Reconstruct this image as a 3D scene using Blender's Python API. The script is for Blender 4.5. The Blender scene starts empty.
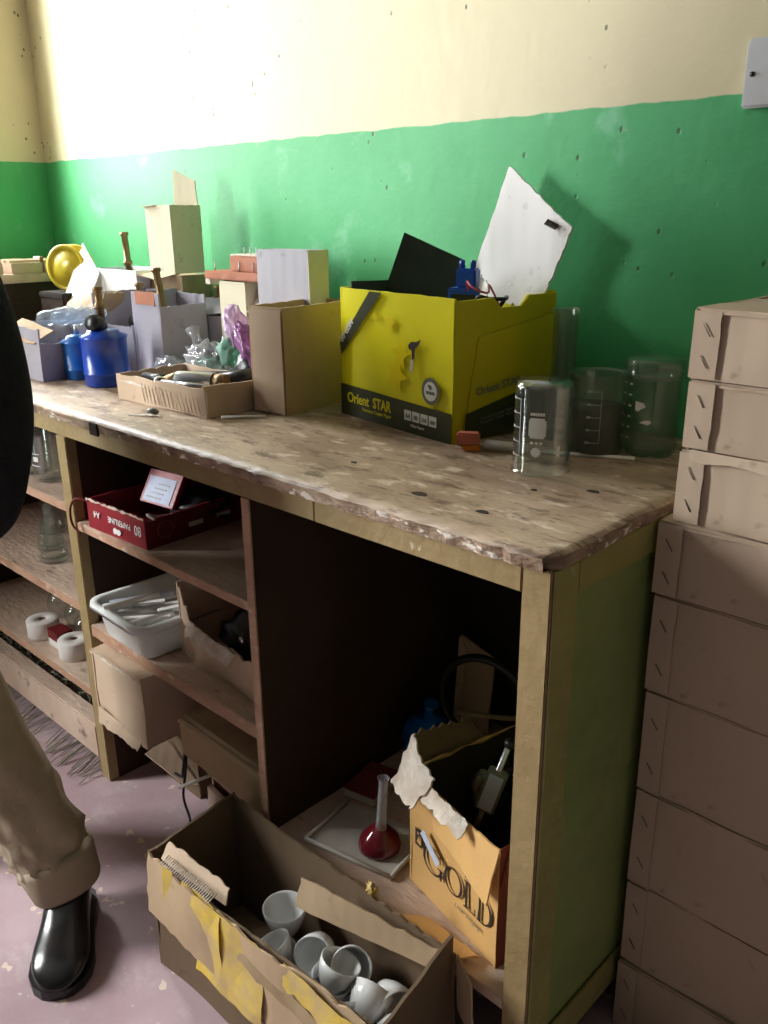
import bpy, bmesh, math, random
from mathutils import Vector, Matrix, noise
random.seed(7)
SC = bpy.context.scene
COL = SC.collection
PI = math.pi

# ------------------------------------------------------------------ materials
def new_mat(name):
    m = bpy.data.materials.new(name); m.use_nodes = True
    nt = m.node_tree; nt.nodes.clear()
    out = nt.nodes.new('ShaderNodeOutputMaterial')
    return m, nt, out
def N(nt, t, **kw):
    n = nt.nodes.new(t)
    for k, v in kw.items():
        if k in n.inputs: n.inputs[k].default_value = v
        else: setattr(n, k, v)
    return n
def rgba(c): return (c[0], c[1], c[2], 1)
def noise_fac(nt, vec, scale, lo, hi, detail=6, rough=.6):
    n = N(nt, 'ShaderNodeTexNoise', Scale=scale, Detail=detail, Roughness=rough)
    nt.links.new(vec, n.inputs['Vector'])
    mr = N(nt, 'ShaderNodeMapRange'); mr.inputs['From Min'].default_value = lo; mr.inputs['From Max'].default_value = hi
    nt.links.new(n.outputs['Fac'], mr.inputs['Value'])
    return mr.outputs['Result']
def mix(nt, fac, a, b, mode='MIX'):
    m = N(nt, 'ShaderNodeMix', data_type='RGBA', blend_type=mode)
    for i, s in ((0, fac), (6, a), (7, b)):
        if isinstance(s, (int, float)): m.inputs[i].default_value = s
        elif isinstance(s, tuple): m.inputs[i].default_value = rgba(s)
        else: nt.links.new(s, m.inputs[i])
    return m.outputs[2]
def bump(nt, h, strength, dist=.01):
    b = N(nt, 'ShaderNodeBump', Strength=strength, Distance=dist)
    nt.links.new(h, b.inputs['Height']); return b.outputs['Normal']
def coord(nt, scale=(1, 1, 1)):
    t = N(nt, 'ShaderNodeTexCoord'); mp = N(nt, 'ShaderNodeMapping'); mp.inputs['Scale'].default_value = scale
    nt.links.new(t.outputs['Object'], mp.inputs['Vector']); return mp.outputs['Vector']
def surf(name, col, col2=None, scale=6, rough=.8, metal=0, bmp=.15, bscale=60, spots=None, vs=(1, 1, 1), lo=.35, hi=.65, spec=.3, spotlim=(.60, .66), spotscale=14, coat=0):
    m, nt, out = new_mat(name)
    p = N(nt, 'ShaderNodeBsdfPrincipled', Roughness=rough, Metallic=metal)
    p.inputs['Specular IOR Level'].default_value = spec
    p.inputs['Coat Weight'].default_value = coat
    v = coord(nt, vs)
    c = None
    if col2 is not None: c = mix(nt, noise_fac(nt, v, scale, lo, hi), col, col2)
    if spots is not None:
        c = mix(nt, noise_fac(nt, v, spotscale, *spotlim), c if c is not None else col, spots)
    if c is None: p.inputs['Base Color'].default_value = rgba(col)
    else: nt.links.new(c, p.inputs['Base Color'])
    if bmp:
        n = N(nt, 'ShaderNodeTexNoise', Scale=bscale, Detail=5); nt.links.new(v, n.inputs['Vector'])
        nt.links.new(bump(nt, n.outputs['Fac'], bmp), p.inputs['Normal'])
    nt.links.new(p.outputs[0], out.inputs[0]); return m
def card(name, col, k=.82, rough=.85, flute=120):
    """corrugated cardboard: mottled, with faint flutes running up the wall"""
    m, nt, out = new_mat(name)
    p = N(nt, 'ShaderNodeBsdfPrincipled', Roughness=rough); p.inputs['Specular IOR Level'].default_value = .25
    v = coord(nt)
    c = mix(nt, noise_fac(nt, v, 5, .3, .7), col, tuple(x*k for x in col))
    c = mix(nt, noise_fac(nt, v, 30, .62, .72), c, tuple(x*.7 for x in col))
    nt.links.new(c, p.inputs['Base Color'])
    w = N(nt, 'ShaderNodeTexWave', Scale=flute/6.28, Distortion=.4); w.bands_direction = 'DIAGONAL'
    v2 = coord(nt, (1, 1, .02)); nt.links.new(v2, w.inputs['Vector'])
    nt.links.new(bump(nt, w.outputs['Fac'], .12, .002), p.inputs['Normal'])
    nt.links.new(p.outputs[0], out.inputs[0]); return m
def glass(name, tint=(.93, .96, .95), w=.28, gloss=.03, ior=1.45, film=0, filmcol=(.8, .8, .8)):
    """thin-walled glass or clear plastic: see-through with edge reflections, and a little dusty film"""
    m, nt, out = new_mat(name)
    t = N(nt, 'ShaderNodeBsdfTransparent'); t.inputs[0].default_value = rgba(tint)
    g = N(nt, 'ShaderNodeBsdfGlossy', Roughness=gloss)
    fr = N(nt, 'ShaderNodeLayerWeight', Blend=.5)
    pw = N(nt, 'ShaderNodeMath', operation='POWER'); pw.inputs[1].default_value = 4
    nt.links.new(fr.outputs['Facing'], pw.inputs[0])
    ma = N(nt, 'ShaderNodeMath', operation='MULTIPLY_ADD'); ma.inputs[1].default_value = .95; ma.inputs[2].default_value = w*.16
    nt.links.new(pw.outputs[0], ma.inputs[0])
    mx = N(nt, 'ShaderNodeMixShader')
    nt.links.new(ma.outputs[0], mx.inputs[0]); nt.links.new(t.outputs[0], mx.inputs[1]); nt.links.new(g.outputs[0], mx.inputs[2])
    o = mx.outputs[0]
    if film:
        d = N(nt, 'ShaderNodeBsdfDiffuse'); d.inputs[0].default_value = rgba(filmcol)
        m2 = N(nt, 'ShaderNodeMixShader'); m2.inputs[0].default_value = film
        nt.links.new(o, m2.inputs[1]); nt.links.new(d.outputs[0], m2.inputs[2]); o = m2.outputs[0]
    nt.links.new(o, out.inputs[0]); return m

def wall_mat():
    m, nt, out = new_mat('painted_plaster_wall')
    p = N(nt, 'ShaderNodeBsdfPrincipled', Roughness=.55); p.inputs['Specular IOR Level'].default_value = .35
    v = coord(nt)
    cream = mix(nt, noise_fac(nt, v, 3, .3, .7), (.74, .66, .43), (.66, .59, .38))
    green = mix(nt, noise_fac(nt, v, 4, .3, .7), (.055, .37, .125), (.085, .44, .17))
    green = mix(nt, noise_fac(nt, v, 9, .60, .72), green, (.16, .50, .26))
    green = mix(nt, noise_fac(nt, v, 60, .70, .74), green, (.50, .42, .30))
    sx = N(nt, 'ShaderNodeSeparateXYZ'); nt.links.new(v, sx.inputs[0])
    nz = N(nt, 'ShaderNodeTexNoise', Scale=14, Detail=5); nt.links.new(v, nz.inputs['Vector'])
    md = N(nt, 'ShaderNodeMath', operation='MULTIPLY_ADD'); md.inputs[1].default_value = .012
    nt.links.new(nz.outputs['Fac'], md.inputs[0]); nt.links.new(sx.outputs['Z'], md.inputs[2])
    mr = N(nt, 'ShaderNodeMapRange'); mr.inputs['From Min'].default_value = 1.4365; mr.inputs['From Max'].default_value = 1.4385
    nt.links.new(md.outputs[0], mr.inputs['Value'])
    c = mix(nt, mr.outputs['Result'], green, cream)
    # pits and chips: only where a coarse noise allows, so they cluster
    vo = N(nt, 'ShaderNodeTexVoronoi', Scale=55); nt.links.new(coord(nt, (1, 1, .75)), vo.inputs['Vector'])
    pit = N(nt, 'ShaderNodeMapRange'); pit.inputs['From Min'].default_value = .23; pit.inputs['From Max'].default_value = .15
    nt.links.new(vo.outputs['Distance'], pit.inputs['Value'])
    gate = noise_fac(nt, v, 7, .56, .60, 3)
    pm = N(nt, 'ShaderNodeMath', operation='MULTIPLY'); nt.links.new(pit.outputs['Result'], pm.inputs[0]); nt.links.new(gate, pm.inputs[1])
    sel = N(nt, 'ShaderNodeTexWhiteNoise', noise_dimensions='3D'); nt.links.new(vo.outputs['Position'], sel.inputs[0])
    th = N(nt, 'ShaderNodeMath', operation='GREATER_THAN'); th.inputs[1].default_value = .62; nt.links.new(sel.outputs['Value'], th.inputs[0])
    pm2 = N(nt, 'ShaderNodeMath', operation='MULTIPLY'); nt.links.new(pm.outputs[0], pm2.inputs[0]); nt.links.new(th.outputs[0], pm2.inputs[1])
    dk = mix(nt, .75, c, (.05, .07, .04))
    c = mix(nt, pm2.outputs[0], c, dk)
    nt.links.new(c, p.inputs['Base Color'])
    n = N(nt, 'ShaderNodeTexNoise', Scale=26, Detail=6, Roughness=.6); nt.links.new(v, n.inputs['Vector'])
    sb = N(nt, 'ShaderNodeMath', operation='SUBTRACT'); nt.links.new(n.outputs['Fac'], sb.inputs[0]); nt.links.new(pm2.outputs[0], sb.inputs[1])
    nt.links.new(bump(nt, sb.outputs[0], .35, .004), p.inputs['Normal'])
    nt.links.new(p.outputs[0], out.inputs[0]); return m

def top_mat():
    """scratched, stained plywood"""
    m, nt, out = new_mat('worn_plywood_top')
    p = N(nt, 'ShaderNodeBsdfPrincipled', Roughness=.5); p.inputs['Specular IOR Level'].default_value = .45
    v = coord(nt, (1, 2.2, 1))
    a = mix(nt, noise_fac(nt, v, 5, .35, .65, 8), (.27, .185, .12), (.47, .355, .25))
    a = mix(nt, noise_fac(nt, v, 17, .56, .66, 8), a, (.62, .51, .40))
    a = mix(nt, noise_fac(nt, coord(nt, (1.3, 3, 1)), 9, .53, .64, 8, .7), a, (.15, .09, .06))
    a = mix(nt, noise_fac(nt, coord(nt, (2, 9, 1)), 14, .585, .67, 6, .7), a, (.11, .065, .04))
    nt.links.new(a, p.inputs['Base Color'])
    n = N(nt, 'ShaderNodeTexNoise', Scale=40, Detail=8); nt.links.new(v, n.inputs['Vector'])
    nt.links.new(bump(nt, n.outputs['Fac'], .4, .004), p.inputs['Normal'])
    nt.links.new(p.outputs[0], out.inputs[0]); return m
def floor_mat():
    m, nt, out = new_mat('dusty_red_oxide_floor')
    p = N(nt, 'ShaderNodeBsdfPrincipled', Roughness=.55); p.inputs['Specular IOR Level'].default_value = .35
    v = coord(nt)
    a = mix(nt, noise_fac(nt, v, 4, .35, .65), (.41, .28, .31), (.50, .37, .395))
    a = mix(nt, noise_fac(nt, coord(nt, (1, 1.6, 1)), 3.2, .52, .72, 9, .7), a, (.64, .55, .55))
    a = mix(nt, noise_fac(nt, v, 24, .655, .68, 2), a, (.70, .56, .46))
    nt.links.new(a, p.inputs['Base Color'])
    n = N(nt, 'ShaderNodeTexNoise', Scale=60, Detail=6); nt.links.new(v, n.inputs['Vector'])
    nt.links.new(bump(nt, n.outputs['Fac'], .15, .004), p.inputs['Normal'])
    nt.links.new(p.outputs[0], out.inputs[0]); return m

M = {}
M['wall'] = wall_mat(); M['top'] = top_mat(); M['floor'] = floor_mat()
M['ceiling'] = surf('grey_board', (.17, .165, .155), (.13, .127, .12), 3)
M['window_paint'] = surf('window_frame_paint', (.35, .36, .33), rough=.5, bmp=0)
M['ochre'] = surf('ochre_painted_wood', (.33, .24, .115), (.25, .175, .075), 7, .5, vs=(1, 1, 1), bmp=.35, bscale=40, spots=(.55, .46, .30), spotlim=(.66, .72), spotscale=30)
M['ochre_green'] = surf('olive_painted_wood', (.36, .32, .11), (.28, .25, .08), 7, .5, bmp=.3, bscale=40, spots=(.42, .38, .22), spotlim=(.68, .74), spotscale=26)
M['greenpanel'] = surf('green_painted_panel', (.27, .33, .11), (.21, .27, .085), 5, .55, bmp=.2, bscale=30, spots=(.22, .28, .10), spotlim=(.62, .74))
M['shelf'] = surf('raw_shelf_wood', (.64, .49, .39), (.47, .33, .25), 5, .65, vs=(1, 2.5, 1), bmp=.4, bscale=35, spots=(.14, .08, .05), spotlim=(.62, .72))
M['shelfedge'] = surf('reddish_shelf_edge', (.50, .31, .21), (.36, .20, .13), 9, .6, vs=(1, 1, 2), bmp=.4, bscale=40, spots=(.58, .42, .30), spotlim=(.60, .68), spotscale=24)
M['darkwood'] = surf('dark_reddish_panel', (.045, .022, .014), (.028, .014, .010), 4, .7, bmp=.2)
M['blackpanel'] = surf('dark_and_shaded_panel', (.022, .017, .012), (.014, .011, .008), 4, .8, bmp=.2)  # near-black colour, also stands for shade in the bays and GOLD box
M['paintchip'] = surf('chipped_slab_edge', (.40, .29, .20), (.19, .12, .075), 22, .5, bmp=.6, bscale=60, spots=(.74, .67, .58), spotlim=(.57, .63), spotscale=34, vs=(1, 1, 2))
M['hole'] = surf('dark_knot', (.03, .018, .012), bmp=0)
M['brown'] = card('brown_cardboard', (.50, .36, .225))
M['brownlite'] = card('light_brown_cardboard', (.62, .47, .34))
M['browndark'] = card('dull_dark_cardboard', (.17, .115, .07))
M['stackcard'] = card('stacked_carton_cardboard', (.51, .395, .29), .94)
M['staple'] = surf('steel_staple', (.20, .17, .14), rough=.4, metal=.7, bmp=0)
M['tanwhite'] = card('white_faced_cardboard', (.86, .85, .83), .97)
M['lilac'] = card('pale_lilac_cardboard', (.42, .40, .46), .93)
M['greycard'] = card('grey_faced_cardboard', (.44, .43, .47), .93)
M['cream'] = card('cream_cardboard', (.74, .68, .50), .93)
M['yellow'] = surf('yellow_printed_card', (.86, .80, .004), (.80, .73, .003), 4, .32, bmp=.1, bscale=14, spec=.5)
M['yellowshade'] = surf('yellow_card_shaded_side', (.52, .46, .006), (.46, .38, .005), 4, .4, bmp=.1, bscale=14, spec=.4)  # same yellow, darkened for the shaded right side of the box
M['band'] = surf('olive_black_print', (.030, .035, .012), (.045, .05, .018), 8, .35, bmp=0, spec=.4)
M['inkyellow'] = surf('yellow_ink', (.80, .72, .01), rough=.4, bmp=0)
M['inkorange'] = surf('faint_orange_ink', (.84, .69, .004), rough=.35, bmp=0)
M['inkwhite'] = surf('white_ink', (.75, .75, .72), rough=.4, bmp=0)
M['inkgrey2'] = surf('worn_grey_print', (.36, .38, .36), rough=.5, bmp=0)
M['inkgrey'] = surf('grey_ink', (.17, .18, .13), rough=.4, bmp=0)
M['inkdark'] = surf('black_ink', (.035, .028, .022), rough=.5, bmp=0)
M['inkblue'] = surf('blue_ink', (.05, .14, .45), rough=.5, bmp=0)
M['blackcard'] = surf('dark_green_black_card', (.018, .028, .020), (.028, .038, .026), 6, .5, bmp=.1)
M['gold'] = surf('tan_gold_printed_card', (.72, .43, .16), (.62, .37, .14), 5, .5, bmp=.1, bscale=20)
M['maroon'] = surf('maroon_printed_card', (.23, .045, .035), (.18, .035, .03), 5, .5, bmp=.1)
M['red'] = surf('red_printed_card', (.27, .016, .026), (.22, .012, .02), 6, .4, bmp=.1, spec=.4)
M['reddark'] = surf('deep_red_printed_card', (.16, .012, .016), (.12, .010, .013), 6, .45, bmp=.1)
M['tornwhite'] = surf('torn_paper_edge', (.72, .66, .58), (.55, .44, .34), 30, .9, bmp=.4)
M['tape'] = surf('yellow_packing_tape', (.72, .50, .03), (.50, .36, .14), 16, .25, bmp=.25, bscale=25, spec=.6)
M['tapeclear'] = surf('brown_packing_tape', (.36, .26, .15), (.28, .19, .10), 10, .25, bmp=.25, bscale=25, spec=.6)
M['blue'] = surf('blue_enamelled_steel', (.006, .055, .42), (.005, .045, .34), 6, .28, bmp=.04, spec=.6)
M['bluelite'] = surf('bright_blue_enamelled_steel', (.006, .14, .50), (.005, .11, .42), 6, .3, bmp=.04, spec=.6)
M['blueplastic'] = surf('blue_plastic', (.010, .075, .42), rough=.35, bmp=0, spec=.5)
M['black'] = surf('black_plastic', (.012, .012, .013), rough=.35, bmp=.05, spec=.5)
M['blackmetal'] = surf('blackened_metal', (.03, .028, .027), (.05, .045, .04), 12, .4, metal=.6, bmp=.1)
M['steel'] = surf('dull_steel', (.68, .69, .72), (.55, .56, .59), 15, .28, metal=.9, bmp=.05)
M['brass'] = surf('dull_brass_tube', (.30, .20, .09), (.20, .13, .06), 20, .4, metal=.6, bmp=.1)
M['brick'] = surf('brick_red_wood', (.46, .17, .085), (.36, .13, .07), 8, .6, bmp=.2)
M['offwhite'] = surf('off_white_wood', (.72, .66, .56), (.62, .55, .45), 8, .7, bmp=.2)
M['yellowplastic'] = surf('yellow_plastic_reel', (.72, .56, .04), rough=.4, bmp=0, spec=.5)
M['ceramic'] = surf('white_glazed_ceramic', (.76, .77, .76), (.70, .71, .70), 5, .15, bmp=0, spec=.6)
M['traywhite'] = glass('milky_plastic', (.85, .88, .86), .35, .2, film=.66, filmcol=(.90, .92, .90))
M['paper'] = surf('white_paper', (.78, .77, .74), (.70, .68, .64), 9, .8, bmp=.05)
M['papergrey'] = surf('aged_paper', (.60, .56, .50), (.48, .44, .38), 9, .8, bmp=.1)
M['papblue'] = surf('bluish_paper', (.52, .56, .70), rough=.8, bmp=0)
M['tapepaper'] = surf('white_paper_roll', (.74, .71, .68), (.70, .66, .62), 20, .75, bmp=.1, bscale=90)
M['glass'] = glass('clear_glass', (.95, .975, .965), .55, .02, film=.012, filmcol=(.9, .92, .92))
M['glassdusty'] = glass('dusty_glass', (.80, .85, .80), .4, .06, film=.045, filmcol=(.50, .55, .48))
M['bag'] = glass('clear_plastic_bag', (.88, .89, .90), .45, .12, film=.25, filmcol=(.80, .80, .84))
M['bagblue'] = glass('bluish_clear_plastic', (.85, .90, .94), .55, .1, film=.22, filmcol=(.78, .83, .92))
M['bagpurple'] = glass('purple_plastic_bag', (.62, .35, .62), .45, .2, film=.55, filmcol=(.30, .12, .28))
M['bagpink'] = glass('pale_pink_plastic_bag', (.85, .70, .85), .45, .2, film=.50, filmcol=(.72, .55, .75))
M['baggreen'] = glass('pale_green_plastic_bag', (.55, .80, .68), .45, .2, film=.45, filmcol=(.30, .52, .42))
M['redliquid'] = surf('red_stained_glass', (.20, .012, .022), (.10, .01, .015), 14, .12, bmp=0, spec=.7)
M['orange'] = surf('orange_rubber', (.62, .20, .02), rough=.5, bmp=0)
M['redclay'] = surf('faded_red_rubber', (.50, .15, .095), (.42, .12, .07), 20, .6, bmp=.15)
M['switch'] = surf('white_switch_plastic', (.62, .64, .66), rough=.35, bmp=0, spec=.5)
M['straw'] = surf('dry_grey_green_straw', (.26, .25, .17), (.15, .15, .09), 20, .8, bmp=0)
M['cable'] = surf('black_cable', (.015, .015, .016), rough=.4, bmp=0)
M['wirered'] = surf('red_wire', (.45, .04, .03), rough=.4, bmp=0)
M['skin'] = surf('brown_skin', (.13, .060, .035), (.11, .05, .03), 10, .5, bmp=.05)
M['hair'] = surf('short_black_hair', (.010, .008, .007), rough=.8, bmp=.6, bscale=200)
M['eye'] = surf('eye_white', (.7, .68, .64), rough=.2, bmp=0)
M['jacket'] = surf('black_knit_jacket', (.012, .013, .016), (.018, .019, .023), 30, .95, bmp=.5, bscale=220, spec=.15)
M['trouser'] = surf('olive_brown_cotton', (.42, .345, .25), (.35, .285, .20), 9, .9, bmp=.2, bscale=40, spec=.15)
M['leather'] = surf('black_polished_leather', (.012, .011, .011), rough=.22, bmp=.05, bscale=30, spec=.6)

# ------------------------------------------------------------------ mesh builder
def nz(p, s=1.0, k=0): return noise.noise(Vector((p[0]*s + k*13.7, p[1]*s - k*5.1, p[2]*s + k*3.3)))
class B:
    def __init__(s): s.bm = bmesh.new()
    def box(s, x0, x1, y0, y1, z0, z1, bev=0, mtx=None, mi=0):
        r = bmesh.ops.create_cube(s.bm, size=1)
        vs = r['verts']
        for v in vs:
            v.co = Vector(((x0+x1)/2 + v.co.x*(x1-x0), (y0+y1)/2 + v.co.y*(y1-y0), (z0+z1)/2 + v.co.z*(z1-z0)))
        fs = set(f for v in vs for f in v.link_faces)
        if bev:
            es = list(set(e for v in vs for e in v.link_edges))
            rb = bmesh.ops.bevel(s.bm, geom=es, offset=bev, segments=2, affect='EDGES')
            fs = set(rb['faces']) | set(f for f in fs if f.is_valid)
            vs = list(set(v for f in fs for v in f.verts))
        if mtx is not None:
            for v in vs: v.co = mtx @ v.co
        for f in fs:
            if f.is_valid: f.material_index = mi
        return s
    def tube(s, pts, r, seg=10, caps=True, mi=0):
        pts = [Vector(p) for p in pts]
        rs = r if isinstance(r, (list, tuple)) else [r]*len(pts)
        rings = []; up = None
        for i, p in enumerate(pts):
            d = (pts[min(i+1, len(pts)-1)] - pts[max(i-1, 0)]).normalized()
            if up is None: up = Vector((0, 0, 1)) if abs(d.z) < .9 else Vector((1, 0, 0))
            a = d.cross(up).normalized(); b = a.cross(d).normalized(); up = b
            rings.append([s.bm.verts.new(p + (a*math.cos(t) + b*math.sin(t))*rs[i]) for t in [2*PI*k/seg for k in range(seg)]])
        for i in range(len(rings)-1):
            for k in range(seg):
                f = s.bm.faces.new((rings[i][k], rings[i][(k+1) % seg], rings[i+1][(k+1) % seg], rings[i+1][k])); f.smooth = True; f.material_index = mi
        if caps:
            f = s.bm.faces.new(rings[0][::-1]); f.material_index = mi
            f = s.bm.faces.new(rings[-1]); f.material_index = mi
        return s
    def lathe(s, prof, c=(0, 0, 0), mtx=None, seg=36, smooth=True, mi=0, wob=0):
        """prof = [(radius, height)] from start to end; a radius of 0 closes the shape"""
        rings = []
        for (r, z) in prof:
            if r <= 1e-6:
                rings.append([s.bm.verts.new((0, 0, z))])
            else:
                rings.append([s.bm.verts.new((r*(1+wob*math.sin(3*t))*math.cos(t), r*(1-wob*math.sin(2*t))*math.sin(t), z)) for t in [2*PI*k/seg for k in range(seg)]])
        for a, b in zip(rings, rings[1:]):
            for k in range(seg):
                k2 = (k+1) % seg
                if len(a) == 1 and len(b) == 1: continue
                if len(a) == 1: f = s.bm.faces.new((a[0], b[k2], b[k]))
                elif len(b) == 1: f = s.bm.faces.new((a[k], a[k2], b[0]))
                else: f = s.bm.faces.new((a[k], a[k2], b[k2], b[k]))
                f.smooth = smooth; f.material_index = mi
        T = Matrix.Translation(Vector(c)) @ (mtx if mtx is not None else Matrix.Identity(4))
        for r in rings:
            for v in r: v.co = T @ v.co
        return s
    def sheet(s, p00, p10, p11, p01, t=.0035, nu=10, nv=6, warp=.0015, tear=(0, 0, 0, 0), seed=0, ws=9, prof=None, curl=0, mi=0, edge_mi=None):
        """a sheet of card between four corners; tear = jaggedness of edges (bottom, right, top, left)"""
        p00, p10, p11, p01 = map(Vector, (p00, p10, p11, p01))
        n = ((p10-p00).cross(p01-p00)).normalized()
        rnd = random.Random(seed)
        lu = (p10-p00).length; lv = (p01-p00).length
        top = [0]*(nu+1)
        A, Bk = [], []
        jb = [rnd.random() for _ in range(nu+1)]; jt = [rnd.random() for _ in range(nu+1)]
        jl = [rnd.random() for _ in range(nv+1)]; jr = [rnd.random() for _ in range(nv+1)]
        for j in range(nv+1):
            ra, rb = [], []
            for i in range(nu+1):
                u, v = i/nu, j/nv
                if j == 0 and tear[0]: v += tear[0]*jb[i]/lv
                if j == nv and tear[2]: v -= tear[2]*jt[i]/lv
                if i == 0 and tear[3]: u += tear[3]*jl[j]/lu
                if i == nu and tear[1]: u -= tear[1]*jr[j]/lu
                if prof: v *= prof(i/nu)
                p = (p00*(1-u) + p10*u)*(1-v) + (p01*(1-u) + p11*u)*v
                o = n*(nz((u*lu, v*lv, seed*1.7), ws)*warp*2 + curl*v*v)
                ra.append(s.bm.verts.new(p+o)); rb.append(s.bm.verts.new(p+o-n*t))
            A.append(ra); Bk.append(rb)
        def F(vs, m):
            f = s.bm.faces.new(vs); f.material_index = m
        em = mi if edge_mi is None else edge_mi
        for j in range(nv):
            for i in range(nu):
                F((A[j][i], A[j][i+1], A[j+1][i+1], A[j+1][i]), mi)
                F((Bk[j][i], Bk[j+1][i], Bk[j+1][i+1], Bk[j][i+1]), mi)
        for i in range(nu):
            F((A[0][i], Bk[0][i], Bk[0][i+1], A[0][i+1]), em); F((A[nv][i], A[nv][i+1], Bk[nv][i+1], Bk[nv][i]), em)
        for j in range(nv):
            F((A[j][0], A[j+1][0], Bk[j+1][0], Bk[j][0]), em); F((A[j][nu], Bk[j][nu], Bk[j+1][nu], A[j+1][nu]), em)
        return s
    def poly(s, pts, t, mtx=None, mi=0):
        """flat outline in xy, thickness t up z"""
        a = [s.bm.verts.new((x, y, 0)) for x, y in pts]; b = [s.bm.verts.new((x, y, t)) for x, y in pts]
        fs = [s.bm.faces.new(a[::-1]), s.bm.faces.new(b)]
        k = len(pts)
        for i in range(k): fs.append(s.bm.faces.new((a[i], a[(i+1) % k], b[(i+1) % k], b[i])))
        for f in fs: f.material_index = mi
        if mtx is not None:
            for v in a+b: v.co = mtx @ v.co
        return s
    def blob(s, c, r, sub=3, amp=.3, sc=12, seed=0, mi=0, smooth=True):
        q = bmesh.ops.create_icosphere(s.bm, subdivisions=sub, radius=1)
        for v in q['verts']:
            d = v.co.normalized()
            k = 1 + amp*(noise.noise(d*sc*.25 + Vector((seed, 0, 0))) + .6*abs(noise.noise(d*sc*.6 + Vector((0, seed, 3)))))
            v.co = Vector(c) + Vector((d.x*r[0], d.y*r[1], d.z*r[2]))*k
        for f in set(f for v in q['verts'] for f in v.link_faces): f.smooth = smooth; f.material_index = mi
        return s
    def xf(s, mtx):
        for v in s.bm.verts: v.co = mtx @ v.co
        return s
    def obj(s, name, mats, parent=None, world=False, loc=None, normals=True):
        if world and parent is not None:      # geometry was given in room coordinates
            inv = parent.matrix_basis.inverted()
            for v in s.bm.verts: v.co = inv @ v.co
        if normals: bmesh.ops.recalc_face_normals(s.bm, faces=s.bm.faces)
        me = bpy.data.meshes.new(name); s.bm.to_mesh(me); s.bm.free()
        for m in (mats if isinstance(mats, (list, tuple)) else [mats]): me.materials.append(M[m] if isinstance(m, str) else m)
        o = bpy.data.objects.new(name, me); COL.objects.link(o)
        if parent is not None: o.parent = parent
        return o
def thing(name, label, cat, loc=(0, 0, 0), rz=0, group=None):
    o = bpy.data.objects.new(name, None); COL.objects.link(o); o.empty_display_size = .05
    o.location = loc; o.rotation_euler = (0, 0, rz)
    o.matrix_basis = Matrix.Translation(Vector(loc)) @ Matrix.Rotation(rz, 4, 'Z')
    o['label'] = label; o['category'] = cat
    if group: o['group'] = group
    return o
def tag(o, label, cat, group=None, kind=None):
    o['label'] = label; o['category'] = cat
    if group: o['group'] = group
    if kind: o['kind'] = kind
    return o
def structure(o): o['kind'] = 'structure'; return o
def setloc(o, loc):
    """move a single-mesh thing's origin to loc without moving its surface"""
    me = o.data; L = Vector(loc)
    for v in me.vertices: v.co -= L
    o.location = L; return o
def text(parent, s, loc, rot, size, mat, name='printed_text', bold=0, shear=0, ext=.0003, align='LEFT', sx=1, world=False):
    cu = bpy.data.curves.new('lettering', 'FONT'); cu.body = s; cu.size = size; cu.offset = bold; cu.extrude = ext; cu.shear = shear; cu.align_x = align
    cu.resolution_u = 3
    to = bpy.data.objects.new('lettering', cu); COL.objects.link(to)
    dg = bpy.context.evaluated_depsgraph_get()
    me = bpy.data.meshes.new_from_object(to.evaluated_get(dg)); bpy.data.objects.remove(to)
    R = rot if isinstance(rot, Matrix) else (Matrix.Rotation(rot[2], 4, 'Z') @ Matrix.Rotation(rot[1], 4, 'Y') @ Matrix.Rotation(rot[0], 4, 'X'))
    me.transform(Matrix.Translation(Vector(loc)) @ R @ Matrix.Diagonal((sx, 1, 1, 1)))
    me.materials.clear(); me.materials.append(M[mat])
    o = bpy.data.objects.new(name, me); COL.objects.link(o); o.parent = parent
    return o
def star(r, k=5, inner=.42, rot=0):
    return [((r if i % 2 == 0 else r*inner)*math.sin(PI*i/k+rot), (r if i % 2 == 0 else r*inner)*math.cos(PI*i/k+rot)) for i in range(2*k)]
def disc(r, k=24, ry=None): return [(r*math.cos(2*PI*i/k), (ry or r)*math.sin(2*PI*i/k)) for i in range(k)]
FRONT = Matrix.Rotation(PI/2, 4, 'X')                   # xy outline -> stands on a face that looks towards -y
RIGHT = Matrix.Rotation(PI/2, 4, 'Z') @ Matrix.Rotation(PI/2, 4, 'X')   # on a face that looks towards +x
def T(x, y, z): return Matrix.Translation(Vector((x, y, z)))

# ------------------------------------------------------------------ the room
XL, XR, YB, YF, ZC = -2.33, 3.6, .60, -5.0, 2.9
b = B(); b.box(XL-.2, XR+.2, YF-.2, YB+.2, -.15, 0); structure(b.obj('floor', 'floor'))
b = B(); b.box(XL-.2, XR+.2, YF-.2, YB+.2, ZC, ZC+.12); structure(b.obj('ceiling', 'ceiling'))
b = B(); b.box(XL-.2, XR+.2, YB, YB+.2, 0, ZC); structure(b.obj('wall_back', 'wall'))
b = B(); b.box(XR, XR+.2, YF-.2, YB, 0, ZC); structure(b.obj('wall_right', 'ceiling'))
b = B(); b.box(XL-.2, XR+.2, YF-.2, YF, 0, ZC); structure(b.obj('wall_front', 'ceiling'))
WINS = [(.02, .38, 1.25, 2.40), (-1.90, -1.15, .85, 2.30)]         # y0, y1, z0, z1
b = B()
WT = .10
b.box(XL-WT, XL, YF-.2, WINS[1][0], 0, ZC); b.box(XL-WT, XL, WINS[1][1], WINS[0][0], 0, ZC); b.box(XL-WT, XL, WINS[0][1], YB, 0, ZC)
for y0, y1, z0, z1 in WINS:
    b.box(XL-WT, XL, y0, y1, 0, z0); b.box(XL-WT, XL, y0, y1, z1, ZC)
structure(b.obj('wall_left', 'wall'))
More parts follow.
